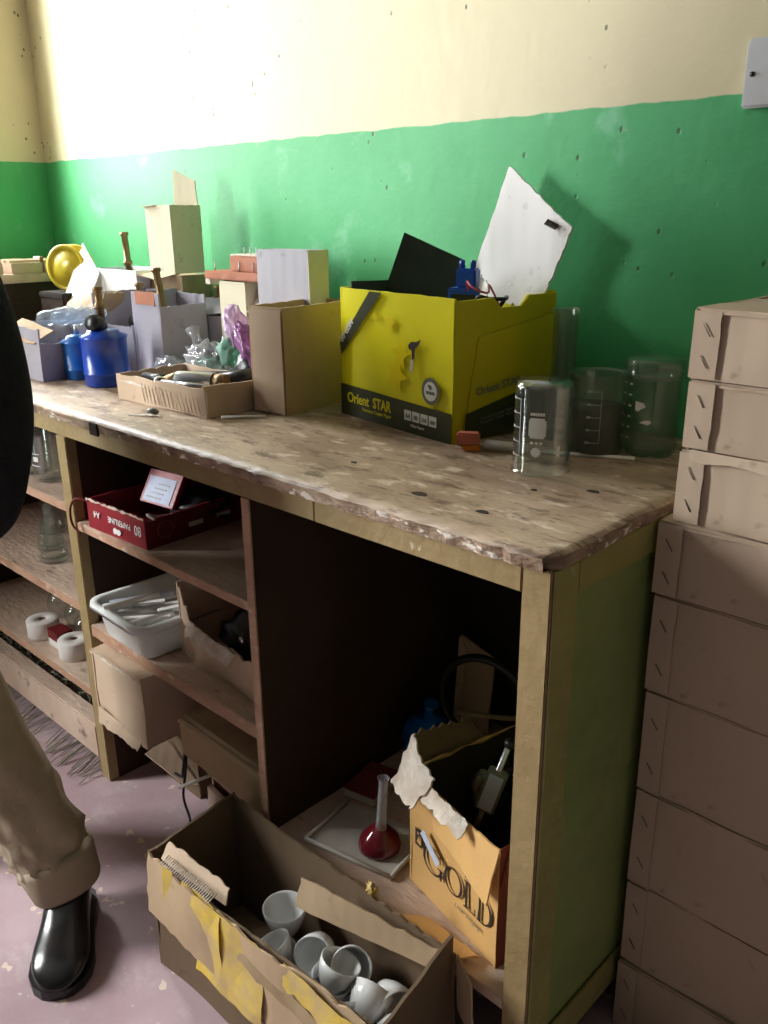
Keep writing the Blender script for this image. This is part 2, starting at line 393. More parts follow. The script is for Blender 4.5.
for k, (y0, y1, z0, z1) in enumerate(WINS):
    fr = B(); X0, X1 = XL-.06, XL-.03
    fr.box(X0, X1, y0, y0+.03, z0, z1); fr.box(X0, X1, y1-.03, y1, z0, z1)
    fr.box(X0, X1, y0, y1, z0, z0+.03); fr.box(X0, X1, y0, y1, z1-.03, z1)
    ym = (y0+y1)/2; fr.box(X0, X1, ym-.012, ym+.012, z0, z1)
    w = structure(fr.obj('window_%d' % (k+1), 'window_paint'))
    g = B(); g.box(XL-.047, XL-.044, y0+.03, y1-.03, z0+.03, z1-.03); g.obj('pane', 'glass', w)
    li = bpy.data.lights.new('window_daylight', 'AREA'); li.shape = 'RECTANGLE'; li.size = z1-z0; li.size_y = y1-y0
    li.cycles.is_portal = True
    lo = bpy.data.objects.new('window_daylight', li); COL.objects.link(lo)
    lo.location = (XL-.09, ym, (z0+z1)/2); lo.rotation_euler = (0, -PI/2, 0)

# switch plate on the wall
t = thing('wall_switch', 'white plastic switch plate screwed to the cream and green wall', 'switch', (-.02, YB, 1.41))
b = B(); b.box(-.078, .075, -.012, 0, 0, .092, .003); b.obj('plate', 'switch', t)
b = B(); b.lathe([(0, 0), (.0035, 0), (.0035, .0015), (0, .0015)], (-.066, -.0125, .045), Matrix.Rotation(PI/2, 4, 'X'), 12); b.obj('screw', 'blackmetal', t)
b = B(); b.box(.0, .03, -.018, -.011, .025, .07, .002); b.obj('rocker', 'switch', t)

# ------------------------------------------------------------------ the bench
bench = thing('lab_bench', 'long wooden lab bench with ochre frame, chipped plywood top and open shelves', 'bench', (-1.1, .3, 0))
def bp_(b, name, mat): return b.obj(name, mat, bench, world=True)
# worktop with ragged front and right edges
def worktop():
    b = B(); nu, nv = 150, 22
    x0, x1, y0, y1, zt, th = -2.09, .004, -.014, YB-.002, .900, .020
    A, C = [], []
    for j in range(nv+1):
        ra, rb = [], []
        for i in range(nu+1):
            u, v = i/nu, j/nv
            x = x0 + (x1-x0)*u; y = y0 + (y1-y0)*v
            jag = .005*nz((x*22, 0, 1)) + .004*nz((x*70, 0, 2))
            if j == 0: y += jag - .001
            jx = .006*nz((0, y*25, 4)) + .006*nz((0, y*80, 5))
            if i == nu: x += jx - .004
            c = math.hypot(x1-x, y-y0)                  # worn-off corner
            z = zt + .0008*nz((x*9, y*9, 0))
            if j == 0: z -= .002 + .003*abs(nz((x*30, 3, 1)))
            if i == nu: z -= .002 + .005*abs(nz((2, y*40, 1)))
            if i == nu and j == 0: x -= .014; y += .012
            ra.append(b.bm.verts.new((x, y, z)))
            zb = zt - th
            xb, yb = x, y
            if j == 0: yb += .003 + .003*nz((x*40, 9, 9))
            rb.append(b.bm.verts.new((xb, yb, zb)))
        A.append(ra); C.append(rb)
    for j in range(nv):
        for i in range(nu):
            f = b.bm.faces.new((A[j][i], A[j][i+1], A[j+1][i+1], A[j+1][i])); f.smooth = True
            b.bm.faces.new((C[j][i], C[j+1][i], C[j+1][i+1], C[j][i+1]))
    for i in range(nu):
        f = b.bm.faces.new((A[0][i], C[0][i], C[0][i+1], A[0][i+1])); f.material_index = 1
        b.bm.faces.new((A[nv][i], A[nv][i+1], C[nv][i+1], C[nv][i]))
    for j in range(nv):
        b.bm.faces.new((A[j][0], A[j+1][0], C[j+1][0], C[j][0]))
        f = b.bm.faces.new((A[j][nu], C[j][nu], C[j+1][nu], A[j+1][nu])); f.material_index = 1
    return b
bp_(worktop(), 'worktop', ['top', 'paintchip'])
for (x, y, rx, ry) in [(-.267, .069, .013, .008), (-.156, .067, .010, .006), (-.095, .239, .010, .006), (-.16, .19, .005, .004), (-.45, .12, .006, .004)]:
    b = B(); b.poly([(px*(1+.2*math.sin(5*i)), py) for i, (px, py) in enumerate(disc(rx, 14, ry))], .0012, T(x, y, .8995)); bp_(b, 'knot_hole', 'hole')
b = B(); b.box(-1.035, -1.005, -.0175, -.0125, .874, .8985, .001); bp_(b, 'burn_mark', 'hole')
# aprons
b = B(); b.box(-.412, -.0455, 0, .024, .842, .8795, .0015); bp_(b, 'apron', 'ochre')
b = B(); b.box(-2.085, -.414, .001, .024, .842, .8795, .0015); bp_(b, 'apron', 'ochre')
# posts
b = B(); b.box(-.045, -.004, 0, .045, 0, .8795, .002); bp_(b, 'post', 'ochre')
b = B(); b.box(-1.220, -1.180, 0, .024, 0, .8415, .002); bp_(b, 'post', 'ochre')
b = B(); b.box(-2.08, -2.04, 0, .06, 0, .8415, .002); bp_(b, 'post', 'ochre')
b = B(); b.box(-.045, -.004, YB-.06, YB-.02, 0, .8795, .002); bp_(b, 'post', 'ochre')
# right end: stile, rails, green panel
b = B(); b.box(-.0038, .0, .004, .054, 0, .8795, .001); bp_(b, 'stile', 'ochre_green')
b = B(); b.box(-.0035, .0, .0545, YB-.03, .835, .8795, .001); bp_(b, 'side_rail', 'ochre_green')
b = B(); b.box(-.0035, .0, .0545, YB-.03, .075, .135, .001); bp_(b, 'side_rail', 'ochre_green')
b = B(); b.box(-.013, -.0055, .046, YB-.061, .06, .879); bp_(b, 'end_panel', 'greenpanel')
# dividers, dark sheet for the shade at the back, shelves
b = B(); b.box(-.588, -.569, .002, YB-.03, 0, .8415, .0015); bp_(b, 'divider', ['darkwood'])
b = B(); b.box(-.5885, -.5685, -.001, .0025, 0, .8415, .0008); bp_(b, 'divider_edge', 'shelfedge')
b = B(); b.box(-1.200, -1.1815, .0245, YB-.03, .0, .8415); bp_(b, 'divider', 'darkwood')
b = B(); b.box(-2.06, -.0135, YB-.028, YB-.020, .0, .879); bp_(b, 'back_shade_panel', 'blackpanel')  # added dark sheet that paints the black shade behind the shelves
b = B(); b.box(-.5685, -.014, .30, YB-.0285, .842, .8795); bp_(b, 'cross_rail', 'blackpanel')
def shelf(x0, x1, y0, zt, th, name='shelf'):
    y0 = max(y0, .0)
    b = B(); b.box(x0, x1, y0, YB-.03, zt-th, zt, .0015); bp_(b, name, 'shelf')
    e = B(); e.sheet((x0, y0-.0005, zt-th), (x1, y0-.0005, zt-th), (x1, y0-.0005, zt+.0004), (x0, y0-.0005, zt+.0004), t=.0005, nu=60, nv=1, warp=.0006, tear=(0, 0, .003, 0), seed=int(zt*100), ws=30); bp_(e, 'shelf_edge', 'shelfedge')
shelf(-1.1775, -.589, .003, .656, .018); shelf(-1.1775, -.589, .003, .415, .028)
shelf(-2.04, -1.2205, .02, .676, .020); shelf(-2.04, -1.2205, .02, .437, .022); shelf(-2.04, -1.2205, .02, .212, .020)
b = B(); b.box(-.568, -.046, .004, YB-.03, .18, .20, .0015); b.box(-.045, -.0135, .046, YB-.061, .18, .20); bp_(b, 'bottom_board', 'floorboard' if 'floorboard' in M else 'shelf')
b = B(); b.box(-2.04, -1.2205, .0, .045, .045, .135, .004); bp_(b, 'lower_rail', 'shelf')
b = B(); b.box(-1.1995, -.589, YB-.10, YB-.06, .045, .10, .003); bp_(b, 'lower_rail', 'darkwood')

# counter along the left wall, in the corner
ct = thing('side_counter', 'dark wooden counter standing in the corner against the left wall', 'counter', (-2.2, .15, 0))
b = B(); b.box(XL+.002, -2.10, -.30, YB-.002, 1.085, 1.11, .003); b.obj('top', 'shelf', ct, world=True)
b = B(); b.box(XL+.002, -2.115, -.28, YB-.004, 0, 1.084, .003); b.obj('body', 'darkwood', ct, world=True)
b = B(); b.box(-2.114, -2.104, -.20, .50, .72, 1.03, .003); b.obj('door', 'darkwood', ct, world=True)

# ------------------------------------------------------------------ carton builder (local: x along front, y back, z up)
def carton(t, w, d, h, mat, inner=None, top='open', tear=.004, seed=0, warp=.002, th=.004, name='body', hs=None, bottom=True, notch=None):
    """hs = heights of front, right, back, left walls"""
    hs = hs or (h, h, h, h)
    b = B(); k = dict(t=th, nu=14, nv=8, warp=warp, tear=(0, 0, tear, 0))
    b.sheet((0, 0, 0), (w, 0, 0), (w, 0, hs[0]), (0, 0, hs[0]), seed=seed, **k)
    b.sheet((w, 0, 0), (w, d, 0), (w, d, hs[1]), (w, 0, hs[1]), seed=seed+1, prof=notch, **k)
    b.sheet((w, d, 0), (0, d, 0), (0, d, hs[2]), (w, d, hs[2]), seed=seed+2, **k)
    b.sheet((0, d, 0), (0, 0, 0), (0, 0, hs[3]), (0, d, hs[3]), seed=seed+3, **k)
    if bottom: b.box(.001, w-.001, .001, d-.001, .0005, .004)
    if top == 'closed': b.sheet((0, 0, h-.001), (w, 0, h-.001), (w, d, h-.001), (0, d, h-.001), t=th, nu=12, nv=10, warp=warp*1.3, seed=seed+9)
    return b.obj(name, mat, t)

# ------------------------------------------------------------------ yellow copier paper box
yb = thing('paper_box', 'bright yellow copier paper box, its lid open, full of cables and wires', 'box', (-.722, .356, .9), math.atan2(-.049, .316))
W, D, H = .320, .238, .240
carton(yb, W, D, H, ['yellow'], tear=.0015, seed=3, warp=.0012, hs=(H, H*.985, H, H), name='walls', notch=lambda u: .93 if .40 < u < .66 else 1)
F0 = T(0, -.0022, 0)
b = B(); b.sheet((-.0005, -.0030, 0), (W+.0005, -.0030, 0), (W+.0005, -.0030, .052), (-.0005, -.0030, .060), t=.0008, nu=14, nv=2, warp=.0003, seed=3); b.obj('dark_band', 'band', yb)
b = B(); b.poly([(.005, .115), (.002, .138), (.098, H-.002), (.134, H-.002)], .0004, T(0, -.0042, 0) @ FRONT); b.obj('diagonal_ribbon', 'band', yb)
text(yb, '80 GSM', (.010, -.0050, .1385), Matrix.Rotation(-0.0, 4, 'Z') @ FRONT @ Matrix.Rotation(math.radians(47), 4, 'Z'), .017, 'inkwhite', bold=.0004)
text(yb, 'Orient', (.022, -.0040, .0275), FRONT, .0275, 'inkyellow', bold=.0005, sx=.92)
text(yb, 'STAR', (.1035, -.0040, .0275), FRONT, .0275, 'inkyellow', bold=.0007, sx=.84)
text(yb, 'Premium Copier Paper', (.070, -.0040, .0165), FRONT, .0095, 'inkyellow', bold=.0001)
for i, s in enumerate(['A4', '80', '210', '500']):
    x = .197 + i*.0225
    b = B(); b.poly([(x, .0225), (x+.0195, .0225), (x+.0195, .0405), (x, .0405)], .0004, T(0, -.0038, 0) @ FRONT); b.obj('info_square', 'inkwhite', yb)
    text(yb, s, (x+.0098, -.0044, .027), FRONT, .0085 if len(s) > 2 else .0105, 'inkgrey', align='CENTER', bold=.0003)
text(yb, 'Office Papers', (.214, -.0040, .0125), FRONT, .007, 'inkwhite')
b = B(); b.poly(disc(.0235), .0004, T(.268, -.0034, .083) @ FRONT); b.obj('round_emblem', 'inkgrey', yb)
b = B(); b.poly(disc(.0165), .0004, T(.268, -.0040, .083) @ FRONT); b.obj('emblem_centre', 'inkwhite', yb)
b = B(); b.box(.257, .279, -.0050, -.0044, .078, .083); b.box(.265, .271, -.0050, -.0044, .086, .093); b.box(.262, .268, -.0050, -.0044, .090, .094); b.obj('emblem_mark', 'inkgrey', yb)
for (x, z, r, ro) in [(.155, .188, .020, .2), (.112, .196, .010, .5), (.185, .135, .028, .1), (.175, .098, .034, .35)]:
    b = B(); b.poly(star(r, 5, .42, ro), .0003, T(x, -.0040, z) @ FRONT); b.obj('printed_star', 'inkorange', yb)
b = B()
b.poly([(.208, .155), (.216, .161), (.230, .162), (.241, .167), (.236, .158), (.226, .150), (.224, .134), (.218, .128), (.217, .146), (.209, .149)], .0006, T(0, -.0034, 0) @ FRONT); b.obj('punched_hole', 'hole', yb)
b = B(); b.sheet((.2125, -.006, .110), (.2215, -.006, .108), (.226, -.0035, .150), (.217, -.0035, .152), t=.0008, nu=4, nv=8, warp=.002, seed=4, tear=(.008, .002, .004, .002)); b.obj('torn_strip', 'papergrey', yb)
# side: an outer flap folded down on the right face, with the same print
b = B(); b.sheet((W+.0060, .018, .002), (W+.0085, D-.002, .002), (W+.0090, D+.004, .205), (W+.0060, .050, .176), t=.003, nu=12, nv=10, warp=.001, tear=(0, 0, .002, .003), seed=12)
b.obj('side_flap', 'yellowshade', yb)
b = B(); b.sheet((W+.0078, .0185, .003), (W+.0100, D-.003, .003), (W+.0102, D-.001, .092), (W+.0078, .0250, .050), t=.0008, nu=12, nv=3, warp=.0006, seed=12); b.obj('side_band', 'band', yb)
text(yb, 'Orient STAR', (W+.0094, .045, .078), RIGHT @ Matrix.Rotation(.10, 4, 'Z'), .020, 'inkgrey', bold=.0004)
for zz in (.035, .028):
    text(yb, 'Premium Copier Paper Quality', (W+.0105, .055, zz), RIGHT @ Matrix.Rotation(.12, 4, 'Z'), .0085, 'inkgrey')
b = B(); b.sheet((W+.0025, .001, .0), (W+.0025, D, .0), (W+.0025, D, H*.98), (W+.0025, .001, H*.985), t=.0009, nu=14, nv=6, warp=.0008, seed=4, tear=(0, 0, .001, 0), prof=lambda u: .93 if .40 < u < .66 else 1); b.obj('side_print', 'yellowshade', yb)  # right face of the box, its shade put into the yellow
# dark folded inside flap at the back left, and the white faced lid flap
b = B(); b.sheet((.018, .085, .215), (.140, .200, .215), (.130, .195, .285), (.055, .110, .335), t=.003, nu=10, nv=8, warp=.003, seed=22, tear=(0, 0, 0, 0)); b.obj('dark_flap', 'blackcard', yb)
b = B(); b.sheet((.012, .02, H-.03), (.012, D-.02, H-.03), (.010, D-.02, H+.004), (.010, .02, H+.01), t=.003, nu=8, nv=3, warp=.001); b.obj('inner_flap', 'blackcard', yb)

# white faced sheet of cardboard standing out of the box
lid = thing('cardboard_sheet', 'large white faced sheet of cardboard sticking up out of the yellow box', 'cardboard', (-.40, .48, 1.0))
b = B()
P = [(-.577, .550, 1.120), (-.395, .525, 1.100), (-.333, .54, 1.243), (-.484, .56, 1.348)]
b.sheet(P[0], P[1], P[2], P[3], t=.005, nu=22, nv=22, warp=.003, tear=(.01, .004, .003, .002), seed=31, ws=8, curl=.012, edge_mi=0)
b.obj('sheet', ['tanwhite'], lid, world=True)
def on_quad(u, v, off=-.0075):
    p = [Vector(q) for q in P]; n = ((p[1]-p[0]).cross(p[3]-p[0])).normalized()
    return ((p[0]*(1-u)+p[1]*u)*(1-v)+(p[3]*(1-u)+p[2]*u)*v) + n*(.012*v*v) + n*(.0055)
b = B()
for i in range(7):
    a = on_quad(.70+.022*i, .84+.004*i); c = on_quad(.725+.022*i, .90+.004*i)
    b.tube([a, (a+c)/2, c], .0016, 5)
b.obj('burnt_mark', 'hole', lid, world=True)

# contents of the yellow box
t = thing('blue_meter', 'chunky blue plastic meter resting on top of the yellow box contents', 'meter', (-.475, .43, 1.10), .35)
b = B(); b.box(-.032, .030, -.02, .02, 0, .046, .003); b.obj('housing', 'blueplastic', t)
b = B(); b.box(-.020, .016, -.012, .018, .046, .078, .003); b.obj('terminal_block', 'blueplastic', t)
for k in (-1, 1):
    b = B(); b.lathe([(0, 0), (.005, 0), (.005, .012), (.003, .014), (0, .014)], (k*.010-.002, 0, .078), None, 12); b.obj('terminal', 'blueplastic', t)
b = B(); b.box(-.024, .020, -.0215, -.0195, .008, .036); b.obj('scale_window', 'black', t)
def cable(name, pts, r, mat, label, cat='cable', group=None):
    b = B(); cps = [Vector(p) for p in pts]; o = []
    for i in range(len(cps)-1):
        p0, p1, p2, p3 = cps[max(i-1, 0)], cps[i], cps[i+1], cps[min(i+2, len(cps)-1)]
        for k in range(6):
            s = k/6; o.append(.5*((2*p1)+(p2-p0)*s+(2*p0-5*p1+4*p2-p3)*s*s+(3*p1-p0-3*p2+p3)*s**3))
    o.append(cps[-1]); b.tube(o, r, 7)
    return setloc(tag(b.obj(name, mat), label, cat, group), pts[0])
cable('red_wire', [(-.47, .43, 1.12), (-.455, .40, 1.158), (-.43, .385, 1.150), (-.41, .40, 1.142), (-.43, .43, 1.152), (-.40, .42, 1.120)], .0018, 'wirered', 'thin red wire looping beside the blue meter in the yellow box')
cable('black_cable', [(-.44, .40, 1.11), (-.415, .38, 1.136), (-.40, .39, 1.134), (-.39, .42, 1.132), (-.41, .45, 1.13), (-.42, .43, 1.10)], .0035, 'cable', 'black cable coiled at the foot of the white cardboard sheet')
cable('black_cable', [(-.43, .37, 1.10), (-.405, .375, 1.130), (-.395, .40, 1.128), (-.40, .44, 1.10)], .003, 'cable', 'short black cable showing above the notched right rim of the yellow box')
b = B(); b.sheet((-.47, .44, 1.10), (-.42, .40, 1.10), (-.41, .41, 1.155), (-.455, .44, 1.175), t=.002, nu=6, nv=6, warp=.005, seed=5, tear=(0, .01, .01, .01)); setloc(tag(b.obj('crumpled_paper', 'paper'), 'scrap of crumpled white paper beside the blue meter in the yellow box', 'paper'), (-.44, .42, 1.10))
b = B(); b.box(-.66, -.40, .36, .55, .906, 1.085, .004)
filling = thing('packed_contents', 'dark bundle packed inside the yellow box under the cables', 'bundle', (-.53, .45, .906))
b = B(); b.blob((-.53, .44, 1.0), (.115, .085, .09), 3, .12, 10, 3); b.obj('bundle', 'black', filling, world=True)

# ------------------------------------------------------------------ glassware on the top
def beaker_prof(r, h, wall=.0022, lip=.004):
    # outer from foot centre to rim, then inner back down
    return [(0, .0), (r-.008, .0), (r-.002, .003), (r, .010), (r, h-.006), (r+lip*.5, h-.002), (r+lip, h), (r+lip*.4, h+.0005), (r-wall, h-.006), (r-wall, .010), (r-wall-.004, .0045), (0, .0035)]
def arc(b, r, a0, a1, z0, z1, n=6):
    for i in range(n):
        t0 = a0+(a1-a0)*i/n; t1 = a0+(a1-a0)*(i+1)/n
        vs = [b.bm.verts.new((r*math.cos(t), r*math.sin(t), z)) for t, z in ((t0, z0), (t1, z0), (t1, z1), (t0, z1))]
        b.bm.faces.new(vs)
    return b
def beaker(label, x, y, r, h, inverted=False, z=.9, face=-.9, dirt=False, group=None, patch=True):
    t = thing('beaker', label, 'beaker', (x, y, z), 0, group)
    fl = (lambda zz: h - zz) if inverted else (lambda zz: zz)
    b = B(); b.lathe([(rr, fl(zz)) for rr, zz in beaker_prof(r, h)], seg=48); b.obj('vessel', 'glassdusty' if dirt else 'glass', t)
    fl = lambda zz: zz
    b = B(); ro = r+.0006
    A0 = face-.78
    for k in range(5):                                     # graduation ladder
        zz = h*(.20+.155*k)
        arc(b, ro, A0-.28, A0+.10, fl(zz)-.0006, fl(zz)+.0006)
        arc(b, ro, A0-.38, A0-.24, fl(zz)-.002, fl(zz)+.002, 2)
    z0, z1 = sorted((fl(h*.20), fl(h*.82))); arc(b, ro, A0+.09, A0+.115, z0, z1, 1)
    b.obj('graduation_marks', 'inkwhite' if patch else 'inkgrey2', t)
    if not patch: return t
    b = B(); z0, z1 = sorted((fl(h*.42), fl(h*.64)))
    ww = .30
    for i in range(10):                                    # rounded white writing patch
        t0 = face-ww+2*ww*i/10; t1 = t0+2*ww/10; ins = .003 if i in (0, 9) else 0
        vs = [b.bm.verts.new((ro*math.cos(q), ro*math.sin(q), zz)) for q, zz in ((t0, z0+ins), (t1, z0+ins), (t1, z1-ins), (t0, z1-ins))]
        b.bm.faces.new(vs)
    b.obj('writing_patch', 'inkwhite', t)
    b = B(); zc = fl(h*.27)
    pts = [(.0065*(1.25 if i % 2 else .95)*math.cos(2*PI*i/20), .0065*(1.25 if i % 2 else .95)*math.sin(2*PI*i/20)) for i in range(20)]
    a = face-.02; c = Vector((ro*math.cos(a), ro*math.sin(a), zc)); tv = Vector((-math.sin(a), math.cos(a), 0))
    b.bm.faces.new([b.bm.verts.new(c+Vector((math.cos(a), math.sin(a), 0))*.0005+tv*px+Vector((0, 0, py))) for px, py in pts])
    b.obj('emblem', 'inkwhite', t)
    b = B()
    for i in range(6):                                     # small line of print by the patch, and three signs on its other side
        zz = fl(h*.68); t0 = face-.25+.085*i; arc(b, ro, t0, t0+.065, zz-.0022, zz+.0022, 1)
    for i in range(3):
        zz = fl(h*.37); t0 = face-.22+.16*i; arc(b, ro, t0, t0+.10, zz-.0018, zz+.0018, 1)
    b.obj('small_print', 'inkwhite', t)
    return t
FACE = math.atan2(-.785-.28, .487+.21)
bk = beaker('clear glass beaker turned upside down near the bench front, in front of the others', -.213, .284, .0425, .137, True, face=FACE-.18)
b = B(); b.bm.faces.new([b.bm.verts.new(v) for v in [(.0431*math.cos(a), .0431*math.sin(a), z) for a, z in ((FACE+.52, .030), (FACE+.66, .030), (FACE+.66, .046), (FACE+.52, .046))]]); b.obj('sticker_scrap', 'paper', bk)
bk = beaker('dark dusty glass beaker standing upright between the inverted beaker and the lidded jar', -.205, .425, .045, .130, False, face=FACE+.75, dirt=True, patch=False)
b = B(); b.lathe([(0, .006), (.041, .006), (.041, .078), (0, .079)], seg=36); b.obj('dark_contents', 'blackcard', bk)
jar = thing('glass_jar', 'tall dusty glass jar with a lid and torn white label scraps', 'jar', (-.138, .480, .9))
b = B(); b.lathe([(0, 0), (.036, 0), (.041, .006), (.042, .012), (.042, .125), (.041, .130), (.0395, .128), (.0395, .012), (.037, .006), (0, .0045)], seg=48); b.obj('vessel', 'glassdusty', jar)
b = B(); b.lathe([(.0445, .122), (.0455, .124), (.0455, .148), (.043, .152), (.020, .153), (.012, .1545), (0, .1545), (0, .150), (.043, .148), (.0435, .123), (.0445, .122)], seg=48); b.obj('lid', 'glassdusty', jar)
Fj = math.atan2(-.785-.48, .487+.138)
def patch_at(r, a, z, pts, par, name, mat):
    b = B(); c = Vector((r*math.cos(a), r*math.sin(a), z)); tv = Vector((-math.sin(a), math.cos(a), 0)); nn = Vector((math.cos(a), math.sin(a), 0))
    b.bm.faces.new([b.bm.verts.new(c+nn*.0008+tv*px+Vector((0, 0, py))) for px, py in pts]); return b.obj(name, mat, par)
patch_at(.042, Fj-.45, .083, [(-.008, -.007), (-.003, -.009), (.003, -.004), (.009, -.001), (.006, .005), (-.002, .006), (-.008, .007)], jar, 'label_scrap', 'paper')
patch_at(.042, Fj-.22, .058, [(-.009, -.001), (.005, -.004), (.010, .001), (.007, .004), (-.001, .003)], jar, 'label_scrap', 'paper')
b = B()
for k in range(6): arc(b, .0424, Fj-1.05, Fj-.86, .028+k*.017, .031+k*.017, 2)
b.obj('graduation_marks', 'inkwhite', jar)
cyl = thing('measuring_cylinder', 'tall clear glass cylinder standing against the right side of the yellow box', 'cylinder', (-.300, .470, .9))
b = B(); b.lathe([(0, 0), (.021, 0), (.021, .215), (.024, .219), (.0225, .2195), (.0195, .215), (.0195, .004), (0, .004)], seg=32); b.obj('vessel', 'glassdusty', cyl)
b = B(); b.lathe([(0, -.0), (.030, 0), (.030, .005), (.021, .010), (.0212, .003), (0, .0035)], seg=32); b.obj('foot', 'glassdusty', cyl)

# small things on the worktop, right
rc = thing('rubber_clip', 'small faded red rubber block in front of the yellow box corner', 'rubber block', (-.362, .300, .9), .55)
b = B(); b.box(-.022, .016, -.011, .011, .010, .030, .003); b.obj('block', 'redclay', rc)
b = B(); b.box(-.012, .018, -.013, .009, .0005, .0098, .003); b.obj('orange_piece', 'orange', rc)
b = B(); b.tube([(-.340, .312, .912), (-.275, .345, .910)], .0075, 10); setloc(tag(b.obj('grey_rod', 'papergrey'), 'short grey rod lying from the red rubber block towards the beakers', 'rod'), (-.31, .33, .9))
b = B(); b.tube([(-.275, .352, .9035), (-.13, .420, .9035)], .0032, 8); setloc(tag(b.obj('white_stick', 'paper'), 'thin white stick lying behind the upside down beaker', 'stick'), (-.2, .386, .9))

# ------------------------------------------------------------------ brown cartons and other things, middle of the worktop
t = thing('tall_carton', 'tall open brown cardboard carton left of the yellow box', 'carton', (-.875, .256, .9), .10)
carton(t, .092, .205, .205, ['brown'], seed=41, warp=.0015, tear=.002, name='walls')
b = B(); b.sheet((.010, -.0055, .003), (.010, -.0055, .2), (.092, -.0055, .2), (.092, -.0055, .003), t=.001, nu=8, nv=3, warp=.001); b.obj('front_lap', 'brownlite', t)
# white and cream carton behind
t = thing('white_carton', 'pale grey and cream closed carton standing behind the tall brown carton', 'carton', (-1.030, .405, .9), .04)
carton(t, .158, .055, .300, ['greycard'], top='closed', seed=44, warp=.0012, tear=0, name='walls')
b = B(); b.sheet((.1595, -.001, 0), (.1595, .056, 0), (.1595, .056, .300), (.1595, -.001, .300), t=.001, nu=8, nv=8, warp=.001, seed=45); b.obj('cream_side', 'cream', t)

# shallow tray carton with metal odds and ends
tr = thing('shallow_carton', 'cut-down shallow brown carton tray full of metal tubes on the bench front', 'carton', (-1.183, .138, .9), .03)
carton(tr, .305, .165, .055, ['brownlite'], seed=51, warp=.005, tear=.004, name='walls', hs=(.056, .062, .056, .056))
b = B()
for i in range(16):
    x = .09 + i*.0125
    b.tube([(x, -.0035+.0, .045-.0005*i), (x+.005, -.0050, .028), (x+.009, -.0035, .006)], .0007, 5)
b.obj('creases', 'brownlite', tr)
b = B(); b.sheet((-.001, -.006, .040), (.10, -.006, .036), (.10, -.003, .041), (.0, -.003, .047), t=.001, nu=10, nv=2, warp=.002, tear=(.002, .002, .002, .002), seed=8); b.obj('torn_paper_edge', 'tornwhite', tr)
def rod(name, label, p0, p1, r, mat, cat='tube', group=None, hollow=False):
    b = B(); p0, p1 = Vector(p0), Vector(p1); d = (p1-p0)
    if hollow:
        L = d.length; q = Vector((0, 0, 1)).rotation_difference(d.normalized()).to_matrix().to_4x4()
        b.lathe([(r, 0), (r, L), (r*.8, L), (r*.8, 0), (r, 0)], p0, q, 20)
    else: b.tube([p0, p1], r, 14)
    return setloc(tag(b.obj(name, mat), label, cat, group), (p0+p1)/2)
rod('metal_tube', 'shiny steel tube lying across the middle of the shallow carton tray', (-1.010, .175, .955), (-.930, .205, .957), .019, 'steel', hollow=True)
rod('cork_plug', 'round cork end beside the shiny steel tube in the tray', (-.928, .206, .957), (-.905, .215, .957), .0165, 'brass', 'cork')
rod('black_tube', 'black tube lying at the left end of the shallow carton tray', (-1.155, .185, .943), (-1.075, .190, .945), .011, 'black')
rod('black_tube', 'black tube pointing to the back right of the shallow carton tray', (-.955, .225, .950), (-.890, .285, .965), .017, 'black')
rod('black_tube', 'long black tube lying at the back of the shallow carton tray', (-1.08, .25, .942), (-.96, .285, .950), .014, 'black')
rod('metal_strip', 'flat bright metal strip along the front of the shallow carton tray', (-1.045, .158, .950), (-.915, .168, .955), .0045, 'steel', 'strip')
t = thing('pipe_fitting', 'small brass and steel fitting between the black and steel tubes in the tray', 'fitting', (-1.045, .18, .930))
b = B(); b.tube([(-1.07, .17, .943), (-1.05, .195, .955), (-1.035, .172, .950)], .010, 10); b.obj('body', 'brass', t, world=True)
b = B(); b.lathe([(.009, 0), (.013, .002), (.013, .010), (.009, .012)], (-1.072, .165, .943), Matrix.Rotation(1.2, 4, 'Y'), 14); b.obj('collar', 'steel', t, world=True)
b = B(); b.box(-1.16, -.90, .15, .29, .906, .928, .004); setloc(tag(b.obj('black_slab', 'black'), 'black slab on the floor of the shallow carton tray under the tubes', 'slab'), (-1.03, .22, .906))
rod('wooden_splint', 'thin white splint lying right of the shallow carton tray', (-.86, .165, .9035), (-.80, .225, .9035), .0028, 'paper', 'stick')
# syringe like scrap at the front edge
t = thing('torn_scrap', 'torn white plastic scrap lying at the front edge of the bench', 'scrap', (-.985, .085, .9), .45)
b = B(); b.sheet((-.045, -.006, .002), (.030, -.008, .002), (.030, .004, .002), (-.045, .0, .002), t=.001, nu=10, nv=3, warp=.004, tear=(.004, .002, .004, .0), seed=9); b.obj('strip', 'paper', t)
b = B(); b.blob((.0, .014, .007), (.013, .008, .006), 2, .6, 14, 3); b.obj('lump', 'inkgrey', t)
# bags behind the tray
b = B(); b.blob((0, 0, .048), (.062, .045, .044), 4, .45, 16, 2); b.tube([(-.035, 0, .08), (-.045, -.003, .105), (-.055, 0, .122)], [.016, .009, .020], 10)
t = b.obj('plastic_bag', 'bag'); t.location = (-1.165, .36, .9); tag(t, 'knotted clear plastic bag with dark contents behind the shallow carton tray', 'plastic bag')
b = B(); b.blob((0, -.002, .038), (.040, .028, .026), 3, .3, 10, 4); b.obj('dark_contents', 'baggreen', t)
b = B(); b.blob((0, 0, .03), (.05, .03, .028), 3, .5, 16, 7); t = b.obj('plastic_wrap', 'bagblue'); t.location = (-1.27, .325, .9); tag(t, 'crumpled clear wrap left of the knotted plastic bag', 'plastic wrap')
t = thing('purple_bag', 'shiny purple and pink plastic bag leaning on the tall brown carton', 'plastic bag', (-.985, .345, .9))
b = B(); b.blob((0, 0, .0), (.024, .020, .058), 4, .35, 12, 5)
